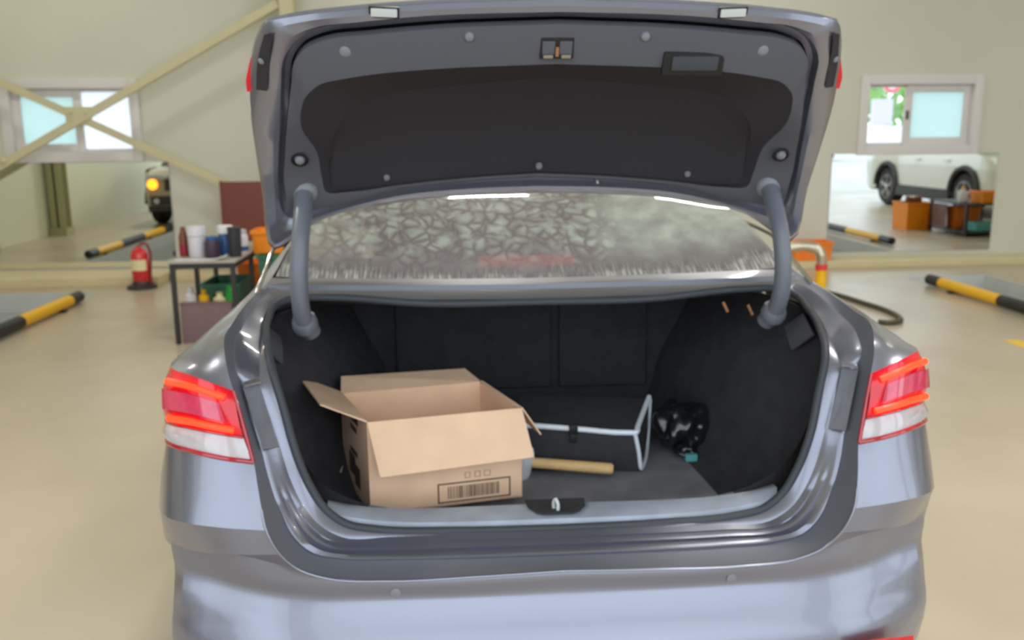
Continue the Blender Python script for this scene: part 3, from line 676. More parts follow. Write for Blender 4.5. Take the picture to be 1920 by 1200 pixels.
MB().grid([[p.lerp(q, t/6)+Vector((0, 0, .04*math.sin(PI*t/6))) for p, q in zip(*ws)] for t in range(7)]).build('windscreen', 'autoglass', CAR, ang=60)
hd = [halfring([(-.86, 3.65, .965), (-.5, 3.85, 1.03), (-.25, 3.92, 1.035), (0, 3.95, 1.035)]), halfring([(-.85, 4.2, .90), (-.5, 4.3, .95), (-.25, 4.35, .955), (0, 4.36, .955)]),
      halfring([(-.80, 4.62, .80), (-.5, 4.74, .80), (-.25, 4.80, .80), (0, 4.82, .80)]), halfring([(-.79, 4.64, .50), (-.5, 4.80, .50), (-.25, 4.85, .50), (0, 4.87, .50)]), halfring([(-.78, 4.6, .2), (-.5, 4.74, .2), (-.25, 4.8, .2), (0, 4.82, .2)])]
MB().grid(hd).build('bonnet', 'paint', CAR, ang=40)
MB().bx((-.80, .30, .20), (.80, 4.55, .55)).build('underbody', 'clad', CAR, ang=30)
MB().bx((-.155, 1.05, 1.165), (.155, 1.09, 1.195)).build('high_stop_lamp', 'redglow', CAR, ang=30, bevel=.004)
MB().bx((-.66, .84, 1.125), (.66, 1.50, 1.14)).build('parcel_shelf', 'carpet', CAR, ang=30)
MB().bx((-.62, 1.42, .60), (.62, 1.56, 1.12)).build('rear_seat', 'carpet', CAR, ang=30, bevel=.03)
for x in (-.38, 0, .38): MB().bx((x-.12, 1.48, 1.12), (x+.12, 1.58, 1.27)).build('headrest', 'carpet', CAR, ang=30, bevel=.03)
def wheel(par, x, y, r, side, name='wheel'):
    t = MB(); w = .11
    t.lathe([(r*.62, -w), (r*.92, -w), (r, -w*.7), (r, w*.7), (r*.92, w), (r*.62, w*.9)], (x, y, r), (side, 0, 0), 28)
    o = t.build(name, 'tyre', par, ang=40)
    rim = MB(); ax = x+side*w*.78
    rim.lathe([(r*.66, 0), (r*.66, .02), (r*.58, .025), (r*.56, -.03), (r*.10, -.03)], (ax, y, r), (side, 0, 0), 28)
    rim.build('rim', 'clad', o, ang=40)
    for k in range(5):
        a = 2*PI*k/5+.3
        for d in (-.13, .13):
            ca, sa = math.cos(a+d), math.sin(a+d); cb, sb = math.cos(a+d*.5), math.sin(a+d*.5)
            MB().tube([(ax+side*.012, y+ca*r*.14, r+sa*r*.14), (ax+side*.018, y+cb*r*.60, r+sb*r*.60)], [r*.055, r*.075], 6).build('spoke', 'alloy', o)
    MB().lathe([(r*.15, 0), (r*.13, .03), (r*.05, .036)], (ax, y, r), (side, 0, 0), 16).build('hub_cap', 'alloy', o)
    rg = MB(); rg.tube([(ax+side*.015, y+math.cos(k*PI/14)*r*.62, r+math.sin(k*PI/14)*r*.62) for k in range(28)], r*.035, 6, closed=True); rg.build('rim_lip', 'alloy', o)
    return o
for sgn in (-1, 1):
    for y in (1.10, 3.90): wheel(CAR, sgn*.84, y, .335, sgn)
# boot lid, raised: painted frame with felt liner towards us
LO = [(0, 0.19, 1.857), (-0.2836, 0.19, 1.848), (-0.4626, 0.19, 1.834), (-0.5532, 0.2, 1.825), (-0.6208, 0.22, 1.814), (-0.6537, 0.27, 1.791), (-0.6818, 0.33, 1.748), (-0.7109, 0.42, 1.651), (-0.7253, 0.52, 1.537), (-0.7332, 0.61, 1.425), (-0.7316, 0.7, 1.275), (-0.6093, 0.75, 1.351), (-0.4003, 0.77, 1.394), (-0.1879, 0.78, 1.411), (0, 0.78, 1.416)]
LG1 = [(0, 0.2, 1.836), (-0.2844, 0.2, 1.828), (-0.4457, 0.2, 1.813), (-0.5009, 0.21, 1.809), (-0.5586, 0.22, 1.786), (-0.5951, 0.25, 1.752), (-0.6192, 0.32, 1.694), (-0.6402, 0.4, 1.625), (-0.6676, 0.5, 1.537), (-0.6899, 0.59, 1.439), (-0.6901, 0.66, 1.342), (-0.5795, 0.7, 1.373), (-0.3893, 0.72, 1.416), (-0.1887, 0.73, 1.433), (0, 0.73, 1.438)]
LG2 = [(0, 0.22, 1.818), (-0.2683, 0.22, 1.808), (-0.4112, 0.22, 1.796), (-0.5047, 0.23, 1.786), (-0.5514, 0.24, 1.768), (-0.5754, 0.26, 1.745), (-0.5962, 0.32, 1.7), (-0.6247, 0.4, 1.614), (-0.6514, 0.49, 1.537), (-0.6704, 0.57, 1.454), (-0.6622, 0.62, 1.388), (-0.5673, 0.67, 1.395), (-0.3796, 0.69, 1.438), (-0.1889, 0.7, 1.457), (0, 0.7, 1.466)]
LC = [(0, 0.27, 1.735), (-0.2865, 0.27, 1.724), (-0.4072, 0.27, 1.714), (-0.4791, 0.28, 1.704), (-0.5279, 0.29, 1.694), (-0.5604, 0.31, 1.672), (-0.58, 0.35, 1.648), (-0.5948, 0.42, 1.603), (-0.5761, 0.54, 1.535), (-0.5768, 0.6, 1.472), (-0.5715, 0.63, 1.435), (-0.5175, 0.65, 1.433), (-0.3782, 0.67, 1.449), (-0.1892, 0.68, 1.466), (0, 0.68, 1.476)]
LD = [(0, 0.42, 1.715), (-0.2908, 0.42, 1.69), (-0.3827, 0.42, 1.679), (-0.4341, 0.42, 1.662), (-0.47, 0.43, 1.643), (-0.495, 0.44, 1.623), (-0.5151, 0.46, 1.6), (-0.5318, 0.5, 1.572), (-0.5524, 0.59, 1.52), (-0.5628, 0.63, 1.469), (-0.5597, 0.65, 1.44), (-0.505, 0.67, 1.439), (-0.3713, 0.68, 1.454), (-0.1889, 0.69, 1.47), (0, 0.69, 1.48)]
def ringof(c, n=4):
    h = crs(c, n); return h+mir(h[-2:0:-1])
rO, rG1, rG2, rC, rD = [ringof(c) for c in (LO, LG1, LG2, LC, LD)]
back = Vector((0, .022, .012))
rGb = [(a.lerp(b, .5))+back for a, b in zip(rG1, rG2)]
rO2 = [p+Vector((0, .006, -.004)) for p in rO]
cen = sum(rO, Vector())/len(rO)
def shrink(r, k, off): return [p.lerp(cen, k)+Vector(off) for p in r]
def fill(c, n=4, rws=10, bulge=(0, 0, 0)):
    h = crs(c, n); k = len(h)-1; out = []
    cols_ = []
    for i in range(k//2+1):
        a, b = h[i], h[k-i]
        cols_.append([a.lerp(b, t/rws)+Vector(bulge)*math.sin(PI*t/rws)*(1-(i/(k/2))**2) for t in range(rws+1)])
    r1 = [list(x) for x in zip(*cols_)]
    return r1
lid = MB()
lid.grid([[p+Vector((0, -.003, .004)) for p in rO], [p.lerp(q, .25)+Vector((0, -.010, -.004)) for p, q in zip(rO, rG1)], [p.lerp(q, .8)+Vector((0, -.008, -.004)) for p, q in zip(rO, rG1)], rG1, [p.lerp(q, .25)+back for p, q in zip(rG1, rG2)], [p.lerp(q, .8)+back for p, q in zip(rG1, rG2)]], True)
LID = lid.build('boot_lid', 'paint', CAR, ang=35)
# outer skin behind: rolls over from the edge and bulges away from us
sk = MB(); outb = Vector((0, .05, .035))
sk.grid([rO, [p+Vector((0, .012, .010))+(p-cen)*.006 for p in rO], [p.lerp(cen, .02)+outb*.7 for p in rO], [p.lerp(cen, .08)+outb for p in rO]], True)
hb = crs([tuple(Vector(p).lerp(cen, .08)+outb) for p in LO], 4)
f1 = fill([tuple(Vector(p).lerp(cen, .08)+outb) for p in LO], bulge=(0, .02, .02))
sk.grid(f1); sk.grid([mir(r) for r in f1])
sk.build('outer_skin', 'paint', LID, ang=50)
bl = MB(); bl.grid([[p+Vector((0, .014, .008)) for p in rG2], [p.lerp(q, .02)+Vector((0, -.003, -.002)) for p, q in zip(rG2, rC)], [p.lerp(q, .5)+Vector((0, -.004, -.003)) for p, q in zip(rG2, rC)], rC], True)
bl.build('liner', 'liner', LID, ang=32)
sl_ = MB(); sl_.grid([rC, [p.lerp(q, .12)+Vector((0, .003, .001)) for p, q in zip(rC, rD)], [p.lerp(q, .9) for p, q in zip(rC, rD)], rD], True); sl_.build('liner_slope', 'linershade_housing', LID, ang=50)
dp = MB(); f2 = fill(LD, bulge=(0, .02, .015)); dp.grid(f2); dp.grid([mir(r) for r in f2]); dp.build('liner_recess', 'linershade_housing', LID, ang=60, weld=True)
nf = Vector((0, -.88, -.47)); nm = Vector((0, -.72, -.69))
def button(p, n, r, name='clip_button', m='clip'):
    MB().lathe([(r, -.004), (r, .003), (r*.8, .007), (r*.35, .009)], p, n, 16).build(name, m, LID)
for a, n, r in (((-0.4631, 0.245, 1.763), nf, .0155), ((-0.1937, 0.23, 1.791), nf, .011), ((-0.4128, 0.662, 1.471), nm, .009), ((-0.6167, 0.505, 1.523), nm, .012)):
    for sgn in (-1, 1): button(S([a], sgn)[0], n, r)
button(Vector((0, 0.655, 1.497)), nm, .009)
for sgn in (-1, 1):
    p = S([(-0.6175, 0.51, 1.523)], sgn)[0]
    MB().tube([p+Vector((.019*math.cos(t*PI/10), .0, .0))+Vector((0, .69, -.72))*.019*math.sin(t*PI/10) for t in range(20)], .004, 6, closed=True).build('plug_rim', 'bklplastic', LID)
    p = S([(-0.3728, 0.178, 1.833)], sgn)[0]; n = Vector((0, -.86, -.5)); rt_ = Vector((1, 0, -.04*sgn*-1)).normalized(); u_ = n.cross(rt_)
    rm = Matrix((rt_, u_, n)).transposed()
    pl = MB().box((0, 0, 0), (.056, .018, .008)); pl.v = [tuple(rm @ Vector(v)+p) for v in pl.v]; pl.build('plate_lamp', 'platelamp', LID, ang=30, bevel=.004)
    bz = MB().box((0, 0, -.004), (.064, .025, .008)); bz.v = [tuple(rm @ Vector(v)+p) for v in bz.v]; bz.build('plate_lamp_bezel', 'bklplastic', LID, ang=30, bevel=.002)
    # red inner lamp wrapped round the lid's corner, dark housing inside
    lr_ = [(-0.681, 0.34, 1.756), (-0.6917, 0.355, 1.732), (-0.7013, 0.37, 1.709), (-0.7048, 0.39, 1.684)]
    lr_ = S(crs(lr_, 4), sgn); ox = Vector((.006*sgn, .004, 0))
    MB().grid([[p-ox for p in lr_], [p+ox+Vector((0, -.004, 0)) for p in lr_], [p+ox+Vector((0, .03, .012)) for p in lr_], [p-ox*3+Vector((0, .04, .02)) for p in lr_]]).build('inner_tail_lamp', 'redlens', LID, ang=60)
    hs = [(-0.6315, 0.235, 1.798), (-0.6512, 0.28, 1.772), (-0.6698, 0.325, 1.736), (-0.6831, 0.37, 1.691)]
    hs2 = [(-0.6106, 0.22, 1.799), (-0.6238, 0.25, 1.769), (-0.6378, 0.3, 1.734), (-0.6552, 0.35, 1.687)]
    MB().grid([[p+Vector((0, -.010, -.004)) for p in S(crs(hs, 4), sgn)], [p+Vector((0, -.008, -.004)) for p in S(crs(hs2, 4), sgn)]]).build('lamp_housing', 'linershade_housing', LID, ang=60)
    button(S([(-0.6535, 0.295, 1.747)], sgn)[0], nf, .008, 'screw', 'clip')
# chrome-like bright rear edge strip
ed = crs(LO[:5], 8); ed = ed[::-1]+mir(ed[1:])
MB().tube([p+Vector((0, .012, .005)) for p in ed], .010, 8).build('rear_edge', 'paint', LID)
# latch in its pocket
p = Vector((0, 0.25, 1.77)); n = nf; rt_ = Vector((1, 0, 0)); u_ = Vector((0, n.z, -n.y))*1.0
def lb(c, d, name, m, bev=0, par=None):
    b = MB().box((0, 0, 0), d); rm = Matrix((rt_, u_, n)).transposed()
    b.v = [tuple(rm @ (Vector(v)+Vector(c))+p) for v in b.v]; return b.build(name, m, par or LID, ang=30, bevel=bev)
lt = lb((0, 0, .002), (.076, .050, .012), 'latch', 'bklplastic', .004)
lb((-.019, .002, .009), (.028, .030, .006), 'latch_face', 'liner', .002, lt)
lb((.019, .002, .009), (.028, .030, .006), 'latch_face', 'liner', .002, lt)
lb((-.020, -.016, .012), (.022, .008, .010), 'latch_jaw', 'zinc', .002, lt)
lb((.020, -.016, .012), (.022, .008, .010), 'latch_jaw', 'zinc', .002, lt)
lb((0, -.006, .011), (.007, .020, .010), 'latch_claw', 'amberlens', .001, lt)
# pull handle pocket on the right of the liner
p = Vector((0.3101, 0.265, 1.738))
hd_ = lb((0, 0, .006), (.140, .056, .014), 'grab_handle', 'bklplastic', .006)
lb((.002, .004, .014), (.106, .034, .012), 'handle_grip', 'rubber', .006, hd_)
# weatherproof strip dots along the front edge omitted; small white clip on the frame
button(Vector((0.1723, 0.725, 1.45)), nm, .004, 'screw', 'platelamp')

# ------------------------------------------------------------------ things in the boot
# cardboard box (its base sheared a little, as opened boxes are)
BO = Vector((-.470, .42, .604)); EX = Vector((.406, .085, 0)).normalized(); EY = Vector((-.100, .285, 0)).normalized(); EZ = Vector((0, 0, 1))
bw, bd_, bh, bt = .415, .300, .254, .005
def bl_(x, y, z): return EX*x+EY*y+EZ*z
BOX = thing('cardboard_box', 'open brown cardboard box with barcode print standing in the boot', 'box', BO)
def bslab(pts, name, m, t=bt, par=None):
    return MB().slab([bl_(*q) for q in pts], t).build(name, m, par or BOX, ang=30)
fwall = bslab([(0, 0, 0), (bw, 0, 0), (bw, 0, bh), (0, 0, bh)], 'front_wall', 'cardboard', -bt)
lwall = bslab([(0, bd_, 0), (0, 0, 0), (0, 0, bh), (0, bd_, bh)], 'side_wall', 'cardboard', -bt)
bslab([(bw, 0, 0), (bw, bd_, 0), (bw, bd_, bh), (bw, 0, bh)], 'side_wall', 'cardboard', -bt)
bslab([(bw, bd_, 0), (0, bd_, 0), (0, bd_, bh), (bw, bd_, bh)], 'back_wall', 'cardboard', -bt)
bslab([(0, 0, .001), (bw, 0, .001), (bw, bd_, .001), (0, bd_, .001)], 'bottom', 'cardin', .004)
bslab([(0, 0, bh), (bw, 0, bh), (bw+.006, -.066, bh-.118), (.012, -.066, bh-.128)], 'flap', 'cardboard', -.004)
bslab([(0, bd_, bh), (bw, bd_, bh), (bw-.015, bd_+.095, bh+.018), (.02, bd_+.08, bh+.028)], 'flap', 'cardboard', -.004)
bslab([(0, 0, bh), (0, bd_, bh), (-.118, bd_-.012, bh+.060), (-.110, .03, bh+.048)], 'flap', 'cardboard', .004)
bslab([(bw, 0, bh), (bw, bd_, bh), (bw+.065, bd_-.02, bh-.075), (bw+.058, .01, bh-.085)], 'flap', 'cardboard', -.004)
def ink(x0, x1, z0, z1, mb, e=.0009): mb.slab([bl_(x0, -.0004, z0), bl_(x1, -.0004, z0), bl_(x1, -.0004, z1), bl_(x0, -.0004, z1)], -e) 
bc = MB()
x0, x1, z0, z1 = .180, .382, .008, .064; w = .004
ink(x0, x1, z0, z0+w, bc); ink(x0, x1, z1-w, z1, bc); ink(x0, x0+w, z0, z1, bc); ink(x1-w, x1, z0, z1, bc)
x = x0+.028; rn = random.Random(5)
while x < x1-.034:
    w_ = rn.choice((.0018, .0018, .0028, .004)); ink(x, x+w_, z0+.011, z1-.011, bc); x += w_+rn.choice((.0018, .0026, .0036))
bc.build('printed_barcode', 'ink', fwall, ang=30)
for a, b in ((.255, .270), (.282, .298), (.308, .326)):
    fd = MB()
    ink(a, b, .073, .0745, fd); ink(a, b, .088, .0895, fd); ink(a, a+.002, .073, .0895, fd); ink(b-.002, b, .073, .0895, fd)
    fd.build('faded_print', 'inkfade', fwall, ang=30)
def inkl(y0, y1, z0, z1, mb): mb.slab([bl_(-.0004, y1, z0), bl_(-.0004, y0, z0), bl_(-.0004, y0, z1), bl_(-.0004, y1, z1)], .0009)
for y0, y1, z0, z1 in ((.10, .20, .212, .232), (.12, .19, .185, .20), (.10, .16, .03, .09), (.15, .22, .05, .11), (.12, .20, .115, .13)):
    sd = MB(); inkl(y0, y1, z0, z1, sd); sd.build('printed_mark', 'ink', lwall, ang=30)
bslab([(-.004, bd_*.95, .0), (-.03, bd_*.75, .0), (-.028, bd_*.7, .05), (-.004, bd_*.9, .06)], 'torn_flap', 'cardboard', .003)
# mallet
a, b = Vector((-0.0414, 0.66, 0.6461)), Vector((0.2044, 0.62, 0.6314))
MAL = thing('mallet', 'mallet with pale wooden handle lying beside the cardboard box', 'mallet', (a.x, a.y, .602))
o0 = Vector((a.x, a.y, .602)); a2, b2 = a-o0, b-o0; dz = Vector((0, 0, .001))
MB().tube([a2, a2.lerp(b2, .3), a2.lerp(b2, .9), b2, b2+(b2-a2).normalized()*.006], [.0150, .0155, .0165, .0165, .012], 16).build('handle', 'wood', MAL)
MB().lathe([(.020, -.050), (.030, -.047), (.033, -.035), (.033, .035), (.030, .047), (.020, .050)], a2+Vector((-.012, .0, 0)), (.12, -.35, .93), 20).build('head', 'greyrubber', MAL)
# black folding organizer with silver piping
OG = Vector((.05, .70, .602)); ORG = thing('trunk_organizer', 'black fabric boot organizer with silver piping behind the mallet', 'organizer', OG)
fa, fb = Vector((-0.0359, 0.72, 0.7384))-OG, Vector((0.2796, 0.66, 0.7238))-OG      # front rim
ba, bb = Vector((0.0067, 0.92, 0.7683))-OG, Vector((0.3656, 0.86, 0.7686))-OG      # back rim
ext = (fa-fb).normalized()*.04; fa2, ba2 = fa+ext, ba+ext
ga, gb = fa2.copy(), Vector((0.3048, 0.67, 0.6002))-OG
gb.z = .0; ga = Vector((fa2.x, gb.y+.035, 0)); hb_ = Vector((bb.x+.004, bb.y+.02, 0)); ha = Vector((ba2.x, ba2.y, 0))
MB().add([fa2, fb, bb, ba2, ga, gb, hb_, ha], [[0, 1, 2, 3], [4, 5, 1, 0], [5, 6, 2, 1], [6, 7, 3, 2], [7, 4, 0, 3], [7, 6, 5, 4]]).build('body', 'orgcloth', ORG, ang=30, bevel=.004)
MB().tube(crs([fa2, fa2.lerp(fb, .5), fa2.lerp(fb, .95), fb+Vector((.004, 0, .002)), fb.lerp(bb, .12)+Vector((.003, 0, .003)), fb.lerp(bb, .55), bb+Vector((0, 0, .003))], 4), .0082, 8).build('piping', 'silver', ORG)
MB().tube(crs([fb+Vector((.002, 0, -.004)), fb.lerp(gb, .5)+Vector((.002, 0, 0)), gb.lerp(fb, .06), gb.lerp(hb_, .15)+Vector((.003, 0, .008)), hb_.lerp(bb, .35), bb+Vector((.003, 0, -.004))], 4), .0062, 8).build('side_piping', 'silver', ORG)
p = Vector((0.1025, 0.685, 0.7309))-OG
bk = MB().box(p, (.026, .010, .030)).build('buckle', 'bklplastic', ORG, ang=30, bevel=.003)
MB().box(p+Vector((0, -.001, -.026)), (.020, .007, .026)).build('buckle_tongue', 'bklplastic', ORG, ang=30, bevel=.003)
MB().box(p+Vector((0, .06, .006)), (.020, .11, .003), Matrix.Rotation(.12, 3, 'X')).build('strap', 'bklplastic', ORG, ang=30)
# crumpled black bag
def blob(name, c, d, seed, amp, m, par, n=28):
    rn = random.Random(seed); ks = [(Vector((rn.uniform(-1, 1), rn.uniform(-1, 1), rn.uniform(-1, 1)))*rn.uniform(2, 5), rn.uniform(0, 6)) for _ in range(6)]
    rw = []
    for i in range(n+1):
        th = PI*i/n; r_ = []
        for j in range(n*2):
            ph = 2*PI*j/(n*2); q = Vector((math.sin(th)*math.cos(ph), math.sin(th)*math.sin(ph), math.cos(th)))
            f = 1+amp*sum(abs(math.sin(q.dot(k)+o_))-.6 for k, o_ in ks)/3
            r_.append((c[0]+q.x*d[0]*f, c[1]+q.y*d[1]*f, max(c[2]+q.z*d[2]*f, .0)))
        rw.append(r_)
    return MB().grid(rw, True).build(name, m, par, ang=70)
BAG = thing('plastic_bag', 'crumpled shiny black plastic bag beside the organizer in the boot', 'bag', (.47, .86, .602))
blob('bag_body', (0, .0, .07), (.080, .085, .078), 3, .40, 'bag', BAG, 40)
blob('bag_neck', (-.005, -.085, .02), (.035, .05, .026), 9, .5, 'bag', BAG, 16)
MB().box((-.005, -.145, .020), (.036, .018, .022)).build('teal_tag', 'teal', BAG, ang=30, bevel=.004)

# ------------------------------------------------------------------ work table on the left with its clutter
TX0, TX1, TY0, TY1, TZ = -2.40, -1.91, 5.16, 6.45, .652
TB = thing('work_table', 'black metal framed work table beside the left rear of the car', 'table', ((TX0+TX1)/2, (TY0+TY1)/2, 0))
def tl(x, y, z): return (x-(TX0+TX1)/2, y-(TY0+TY1)/2, z)
MB().bx(tl(TX0-.01, TY0-.01, TZ-.018), tl(TX1+.01, TY1+.01, TZ)).build('table_top', 'tabletop', TB, ang=30, bevel=.004)
fr = MB()
for y in (TY0, TY1-.03): fr.bx(tl(TX0, y, TZ-.06), tl(TX1, y+.03, TZ-.0185))
for x in (TX0, TX1-.03): fr.bx(tl(x, TY0+.03, TZ-.06), tl(x+.03, TY1-.03, TZ-.0185))
fr.build('top_frame', 'blackmetal', TB, ang=30)
for x in (TX0, TX1-.035):
    for y in (TY0, TY1-.035, (TY0+TY1)/2):
        MB().bx(tl(x, y, 0), tl(x+.035, y+.035, TZ-.0605)).build('leg', 'blackmetal', TB, ang=30, bevel=.003)
MB().bx(tl(TX0+.05, TY0+.12, .15), tl(TX1-.05, TY1-.05, .165)).build('lower_shelf', 'mauve', TB, ang=30)
o = thing('storage_box', 'mauve brown box under the front of the work table', 'box', (-2.155, 5.235, .0))
MB().bx((-.20, -.04, 0), (.195, .025, .305)).build('panel', 'mauve', o, ang=30, bevel=.004)
MB().bx((-.205, -.045, .305), (.20, .03, .318)).build('top_edge', 'mauve', o, ang=30, bevel=.003)
def can(name, label, cat, x, y, z, prof, m, parts=(), seg=18, group=None):
    o = thing(name, label, cat, (x, y, z), group)
    MB().lathe(prof, (0, 0, 0), (0, 0, 1), seg).build('body', m, o)
    for nm_, pr, mm in parts: MB().lathe(pr, (0, 0, 0), (0, 0, 1), seg).build(nm_, mm, o)
    return o
zt = TZ
can('spray_bottle', 'brown bottle with red base at the left end of the work table', 'bottle', -2.365, 5.46, zt, [(.034, 0), (.036, .02), (.036, .16), (.022, .20), (.018, .235)], 'brownbottle', [('label_band', [(.0365, .02), (.0375, .03), (.0375, .09), (.0365, .10)], 'redbottle')])
can('plastic_tub', 'white two tier plastic tub beside the brown bottle', 'tub', -2.250, 5.42, zt, [(.058, 0), (.066, .01), (.070, .165), (.060, .170)], 'whiteplastic', [('lid', [(.074, .170), (.074, .20), (.070, .243), (.05, .246)], 'whiteplastic'), ('band', [(.062, .1685), (.0715, .169), (.0715, .172), (.06, .173)], 'darkbin')])
can('jar', 'dark purple jar with blue band beside the white tub', 'jar', -2.118, 5.36, zt, [(.050, 0), (.054, .01), (.054, .12), (.046, .14)], 'purple', [('lid', [(.048, .14), (.048, .165), (.03, .17)], 'bluebottle')])
can('detergent_bottle', 'blue bottle with white cap behind the curled paper', 'bottle', -2.045, 5.50, zt, [(.055, 0), (.06, .02), (.06, .15), (.045, .175)], 'bluebottle', [('cap', [(.062, .175), (.064, .185), (.062, .235), (.05, .24)], 'paper')])
can('waste_bin', 'charcoal cylinder bin near the right edge of the work table', 'bin', -1.945, 5.38, zt, [(.043, 0), (.046, .005), (.054, .225), (.050, .228), (.044, .02)], 'darkbin', [('rim', [(.0545, .222), (.057, .226), (.057, .234), (.053, .236)], 'darkbin')])
can('pale_jar', 'pale lidded jar standing behind the charcoal bin', 'jar', -1.965, 5.70, zt, [(.05, 0), (.052, .01), (.052, .13), (.04, .15)], 'whiteplastic', [('lid', [(.042, .15), (.042, .18), (.03, .185)], 'postgrey'), ('label_band', [(.053, .01), (.0535, .015), (.0535, .045), (.053, .05)], 'bluebottle')])
o = thing('paper_sheet', 'curled white paper lying at the front of the work table', 'paper', (-2.16, 5.23, zt+.001))
sh = [[(-.21+.011*j*2.0, -.055+.09*i/5, .002+.05*max(0, (j-12)/8)**2*(1+.4*i/5)) for j in range(19)] for i in range(6)]
MB().grid(sh).build('sheet', 'paper', o, ang=60); MB().grid([[(p[0], p[1], p[2]-.0015) for p in r] for r in sh]).build('underside', 'paper', o, ang=60)
def crate(name, label, x, y, z, w, d, h, m, group=None, rz=0, rimw=.012):
    o = thing(name, label, 'crate', (x, y, z), group, rz); t = .006; k = .94
    b = MB()
    rings = []
    for s_, zz in ((k, 0), (1, h)):
        rings.append([(-w/2*s_, -d/2*s_, zz), (w/2*s_, -d/2*s_, zz), (w/2*s_, d/2*s_, zz), (-w/2*s_, d/2*s_, zz)])
    inn = [(p[0]*(1-2*t/w), p[1]*(1-2*t/d), h) for p in rings[1]]; inb = [(p[0]*(1-2*t/w), p[1]*(1-2*t/d), t) for p in rings[0]]
    b.grid([rings[0], rings[1], inn, inb], True); n0 = len(b.v); b.f.append([3, 2, 1, 0]); b.f.append([12, 13, 14, 15]); b.build('body', m, o, ang=30)
    r_ = MB(); q = rimw
    r_.bx((-w/2-q, -d/2-q, h-.03), (w/2+q, -d/2, h+.002)); r_.bx((-w/2-q, d/2, h-.03), (w/2+q, d/2+q, h+.002)); r_.bx((-w/2-q, -d/2, h-.03), (-w/2, d/2, h+.002)); r_.bx((w/2, -d/2, h-.03), (w/2+q, d/2, h+.002))
    r_.build('rim', m, o, ang=30, bevel=.002)
    for s_ in (-1, 1):
        for f in (-.25, .25): MB().box((f*w, s_*(d/2*.975), h*.45), (.012, .012, h*.8)).build('rib', m, o, ang=30)
    return o
crate('green_crate', 'green plastic crate on the floor right of the work table, lower of the stack', -1.66, 5.98, 0, .40, .52, .31, 'green', 'green crates by the work table')
crate('green_crate', 'green plastic crate stacked under the orange parts bin', -1.66, 5.98, .315, .38, .50, .30, 'green', 'green crates by the work table')
crate('parts_bin', 'orange parts bin on top of the green crates behind the lid', -1.72, 5.93, .622, .36, .30, .19, 'orange')
crate('brown_crate', 'orange brown crate low behind the right table legs', -2.05, 6.85, 0, .40, .34, .42, 'orangeb')
crate('green_tray', 'green tray standing on the lower shelf of the work table', -2.17, 5.95, .1665, .3, .5, .22, 'green')
sx_ = [(-2.325, 'whiteplastic', .045, .10, 'white can', 'can'), (-2.225, 'yellow', .040, .085, 'yellow can', 'can'), (-2.02, 'brightgreen', .034, .12, 'bright green bottle', 'bottle'), (-2.10, 'labelcream', .05, .06, 'cream tin', 'tin')]
for x, m, r, h, lb_, ct in sx_:
    can(lb_.replace(' ', '_'), lb_+' standing on the lower shelf behind the mauve box', ct, x, 5.40, .1665, [(r, 0), (r, h*.9+.10), (r*.6, h+.10), (r*.5, h+.115)], m, [('cap', [(r*.52, h+.115), (r*.52, h+.14), (r*.4, h+.142)], m)])
o = thing('notice_board', 'dark red brown board leaning on the back wall behind the table', 'board', (-2.35, 8.36, .0), rz=0)
MB().bx((-.41, -.02, .44), (.62, .02, 1.10)).build('panel', 'maroon', o, ang=30, bevel=.004)
for x in (-.36, .56): MB().bx((x-.02, .021, 0), (x+.02, .05, 1.05)).build('leg', 'maroon', o, ang=30)
MB().bx((-.42, -.026, .43), (-.395, .026, 1.11)).build('edge_trim', 'maroon', o, ang=30)
# fire extinguisher on its base
E0 = (-3.56, 7.93, 0)
EXT = thing('fire_extinguisher', 'red fire extinguisher standing by the wall left of the table', 'extinguisher', E0)
MB().lathe([(.13, 0), (.155, .006), (.15, .03), (.10, .05), (.085, .085), (.08, .10)], (0, 0, 0), (0, 0, 1), 24).build('base_stand', 'blackmetal', EXT)
MB().lathe([(.08, .075), (.09, .09), (.09, .36), (.07, .41), (.03, .44), (.022, .455)], (0, 0, 0), (0, 0, 1), 28).build('cylinder', 'redpaint', EXT)
MB().grid([[(.0915*math.cos(a), .0915*math.sin(a), z) for a in [PI*1.12+PI*.72*k/10 for k in range(11)]] for z in (.20, .315)]).build('paper_label', 'labelcream', EXT, ang=60)
MB().lathe([(.02, .452), (.024, .46), (.024, .49), (.014, .50)], (0, 0, 0), (0, 0, 1), 14).build('valve', 'zinc', EXT)
MB().slab([(-.02, -.02, .50), (.09, -.02, .52), (.09, .02, .52), (-.02, .02, .50)], .008).build('lever', 'bklplastic', EXT, ang=30)
MB().tube(crs([(.02, 0, .475), (.07, .01, .48), (.105, .01, .42), (.105, .01, .25), (.098, .0, .12)], 5), .013, 10).build('hose', 'darkred', EXT)
MB().lathe([(.014, 0), (.022, .08), (.02, .082)], (.098, 0, .135), (0, 0, -1), 12).build('nozzle', 'darkred', EXT)
# ribbed exhaust duct and orange crate on the right by the wall
o = thing('exhaust_duct', 'silver ribbed elbow duct with red band rising beside the car', 'duct', (2.86, 5.45, 0))
pth = crs([(0, 0, .49), (0, 0, .53), (-.008, 0, .57), (-.04, 0, .615), (-.11, 0, .645), (-.22, 0, .65), (-.40, 0, .60)], 8)
MB().tube(pth, [.047 if i % 2 else .041 for i in range(len(pth))], 14).build('elbow', 'duct', o, ang=80)
MB().lathe([(.045, .0), (.045, .42)], (0, 0, 0), (0, 0, 1), 16).build('yellow_pipe', 'yellow', o)
MB().lathe([(.050, .447), (.050, .495)], (0, 0, 0), (0, 0, 1), 16).build('red_band', 'red', o)
MB().lathe([(.044, .42), (.044, .447)], (0, 0, 0), (0, 0, 1), 16).build('neck', 'yellow', o)
MB().lathe([(.14, 0), (.14, .02), (.05, .03)], (0, 0, 0), (0, 0, 1), 20).build('floor_plate', 'blackmetal', o)
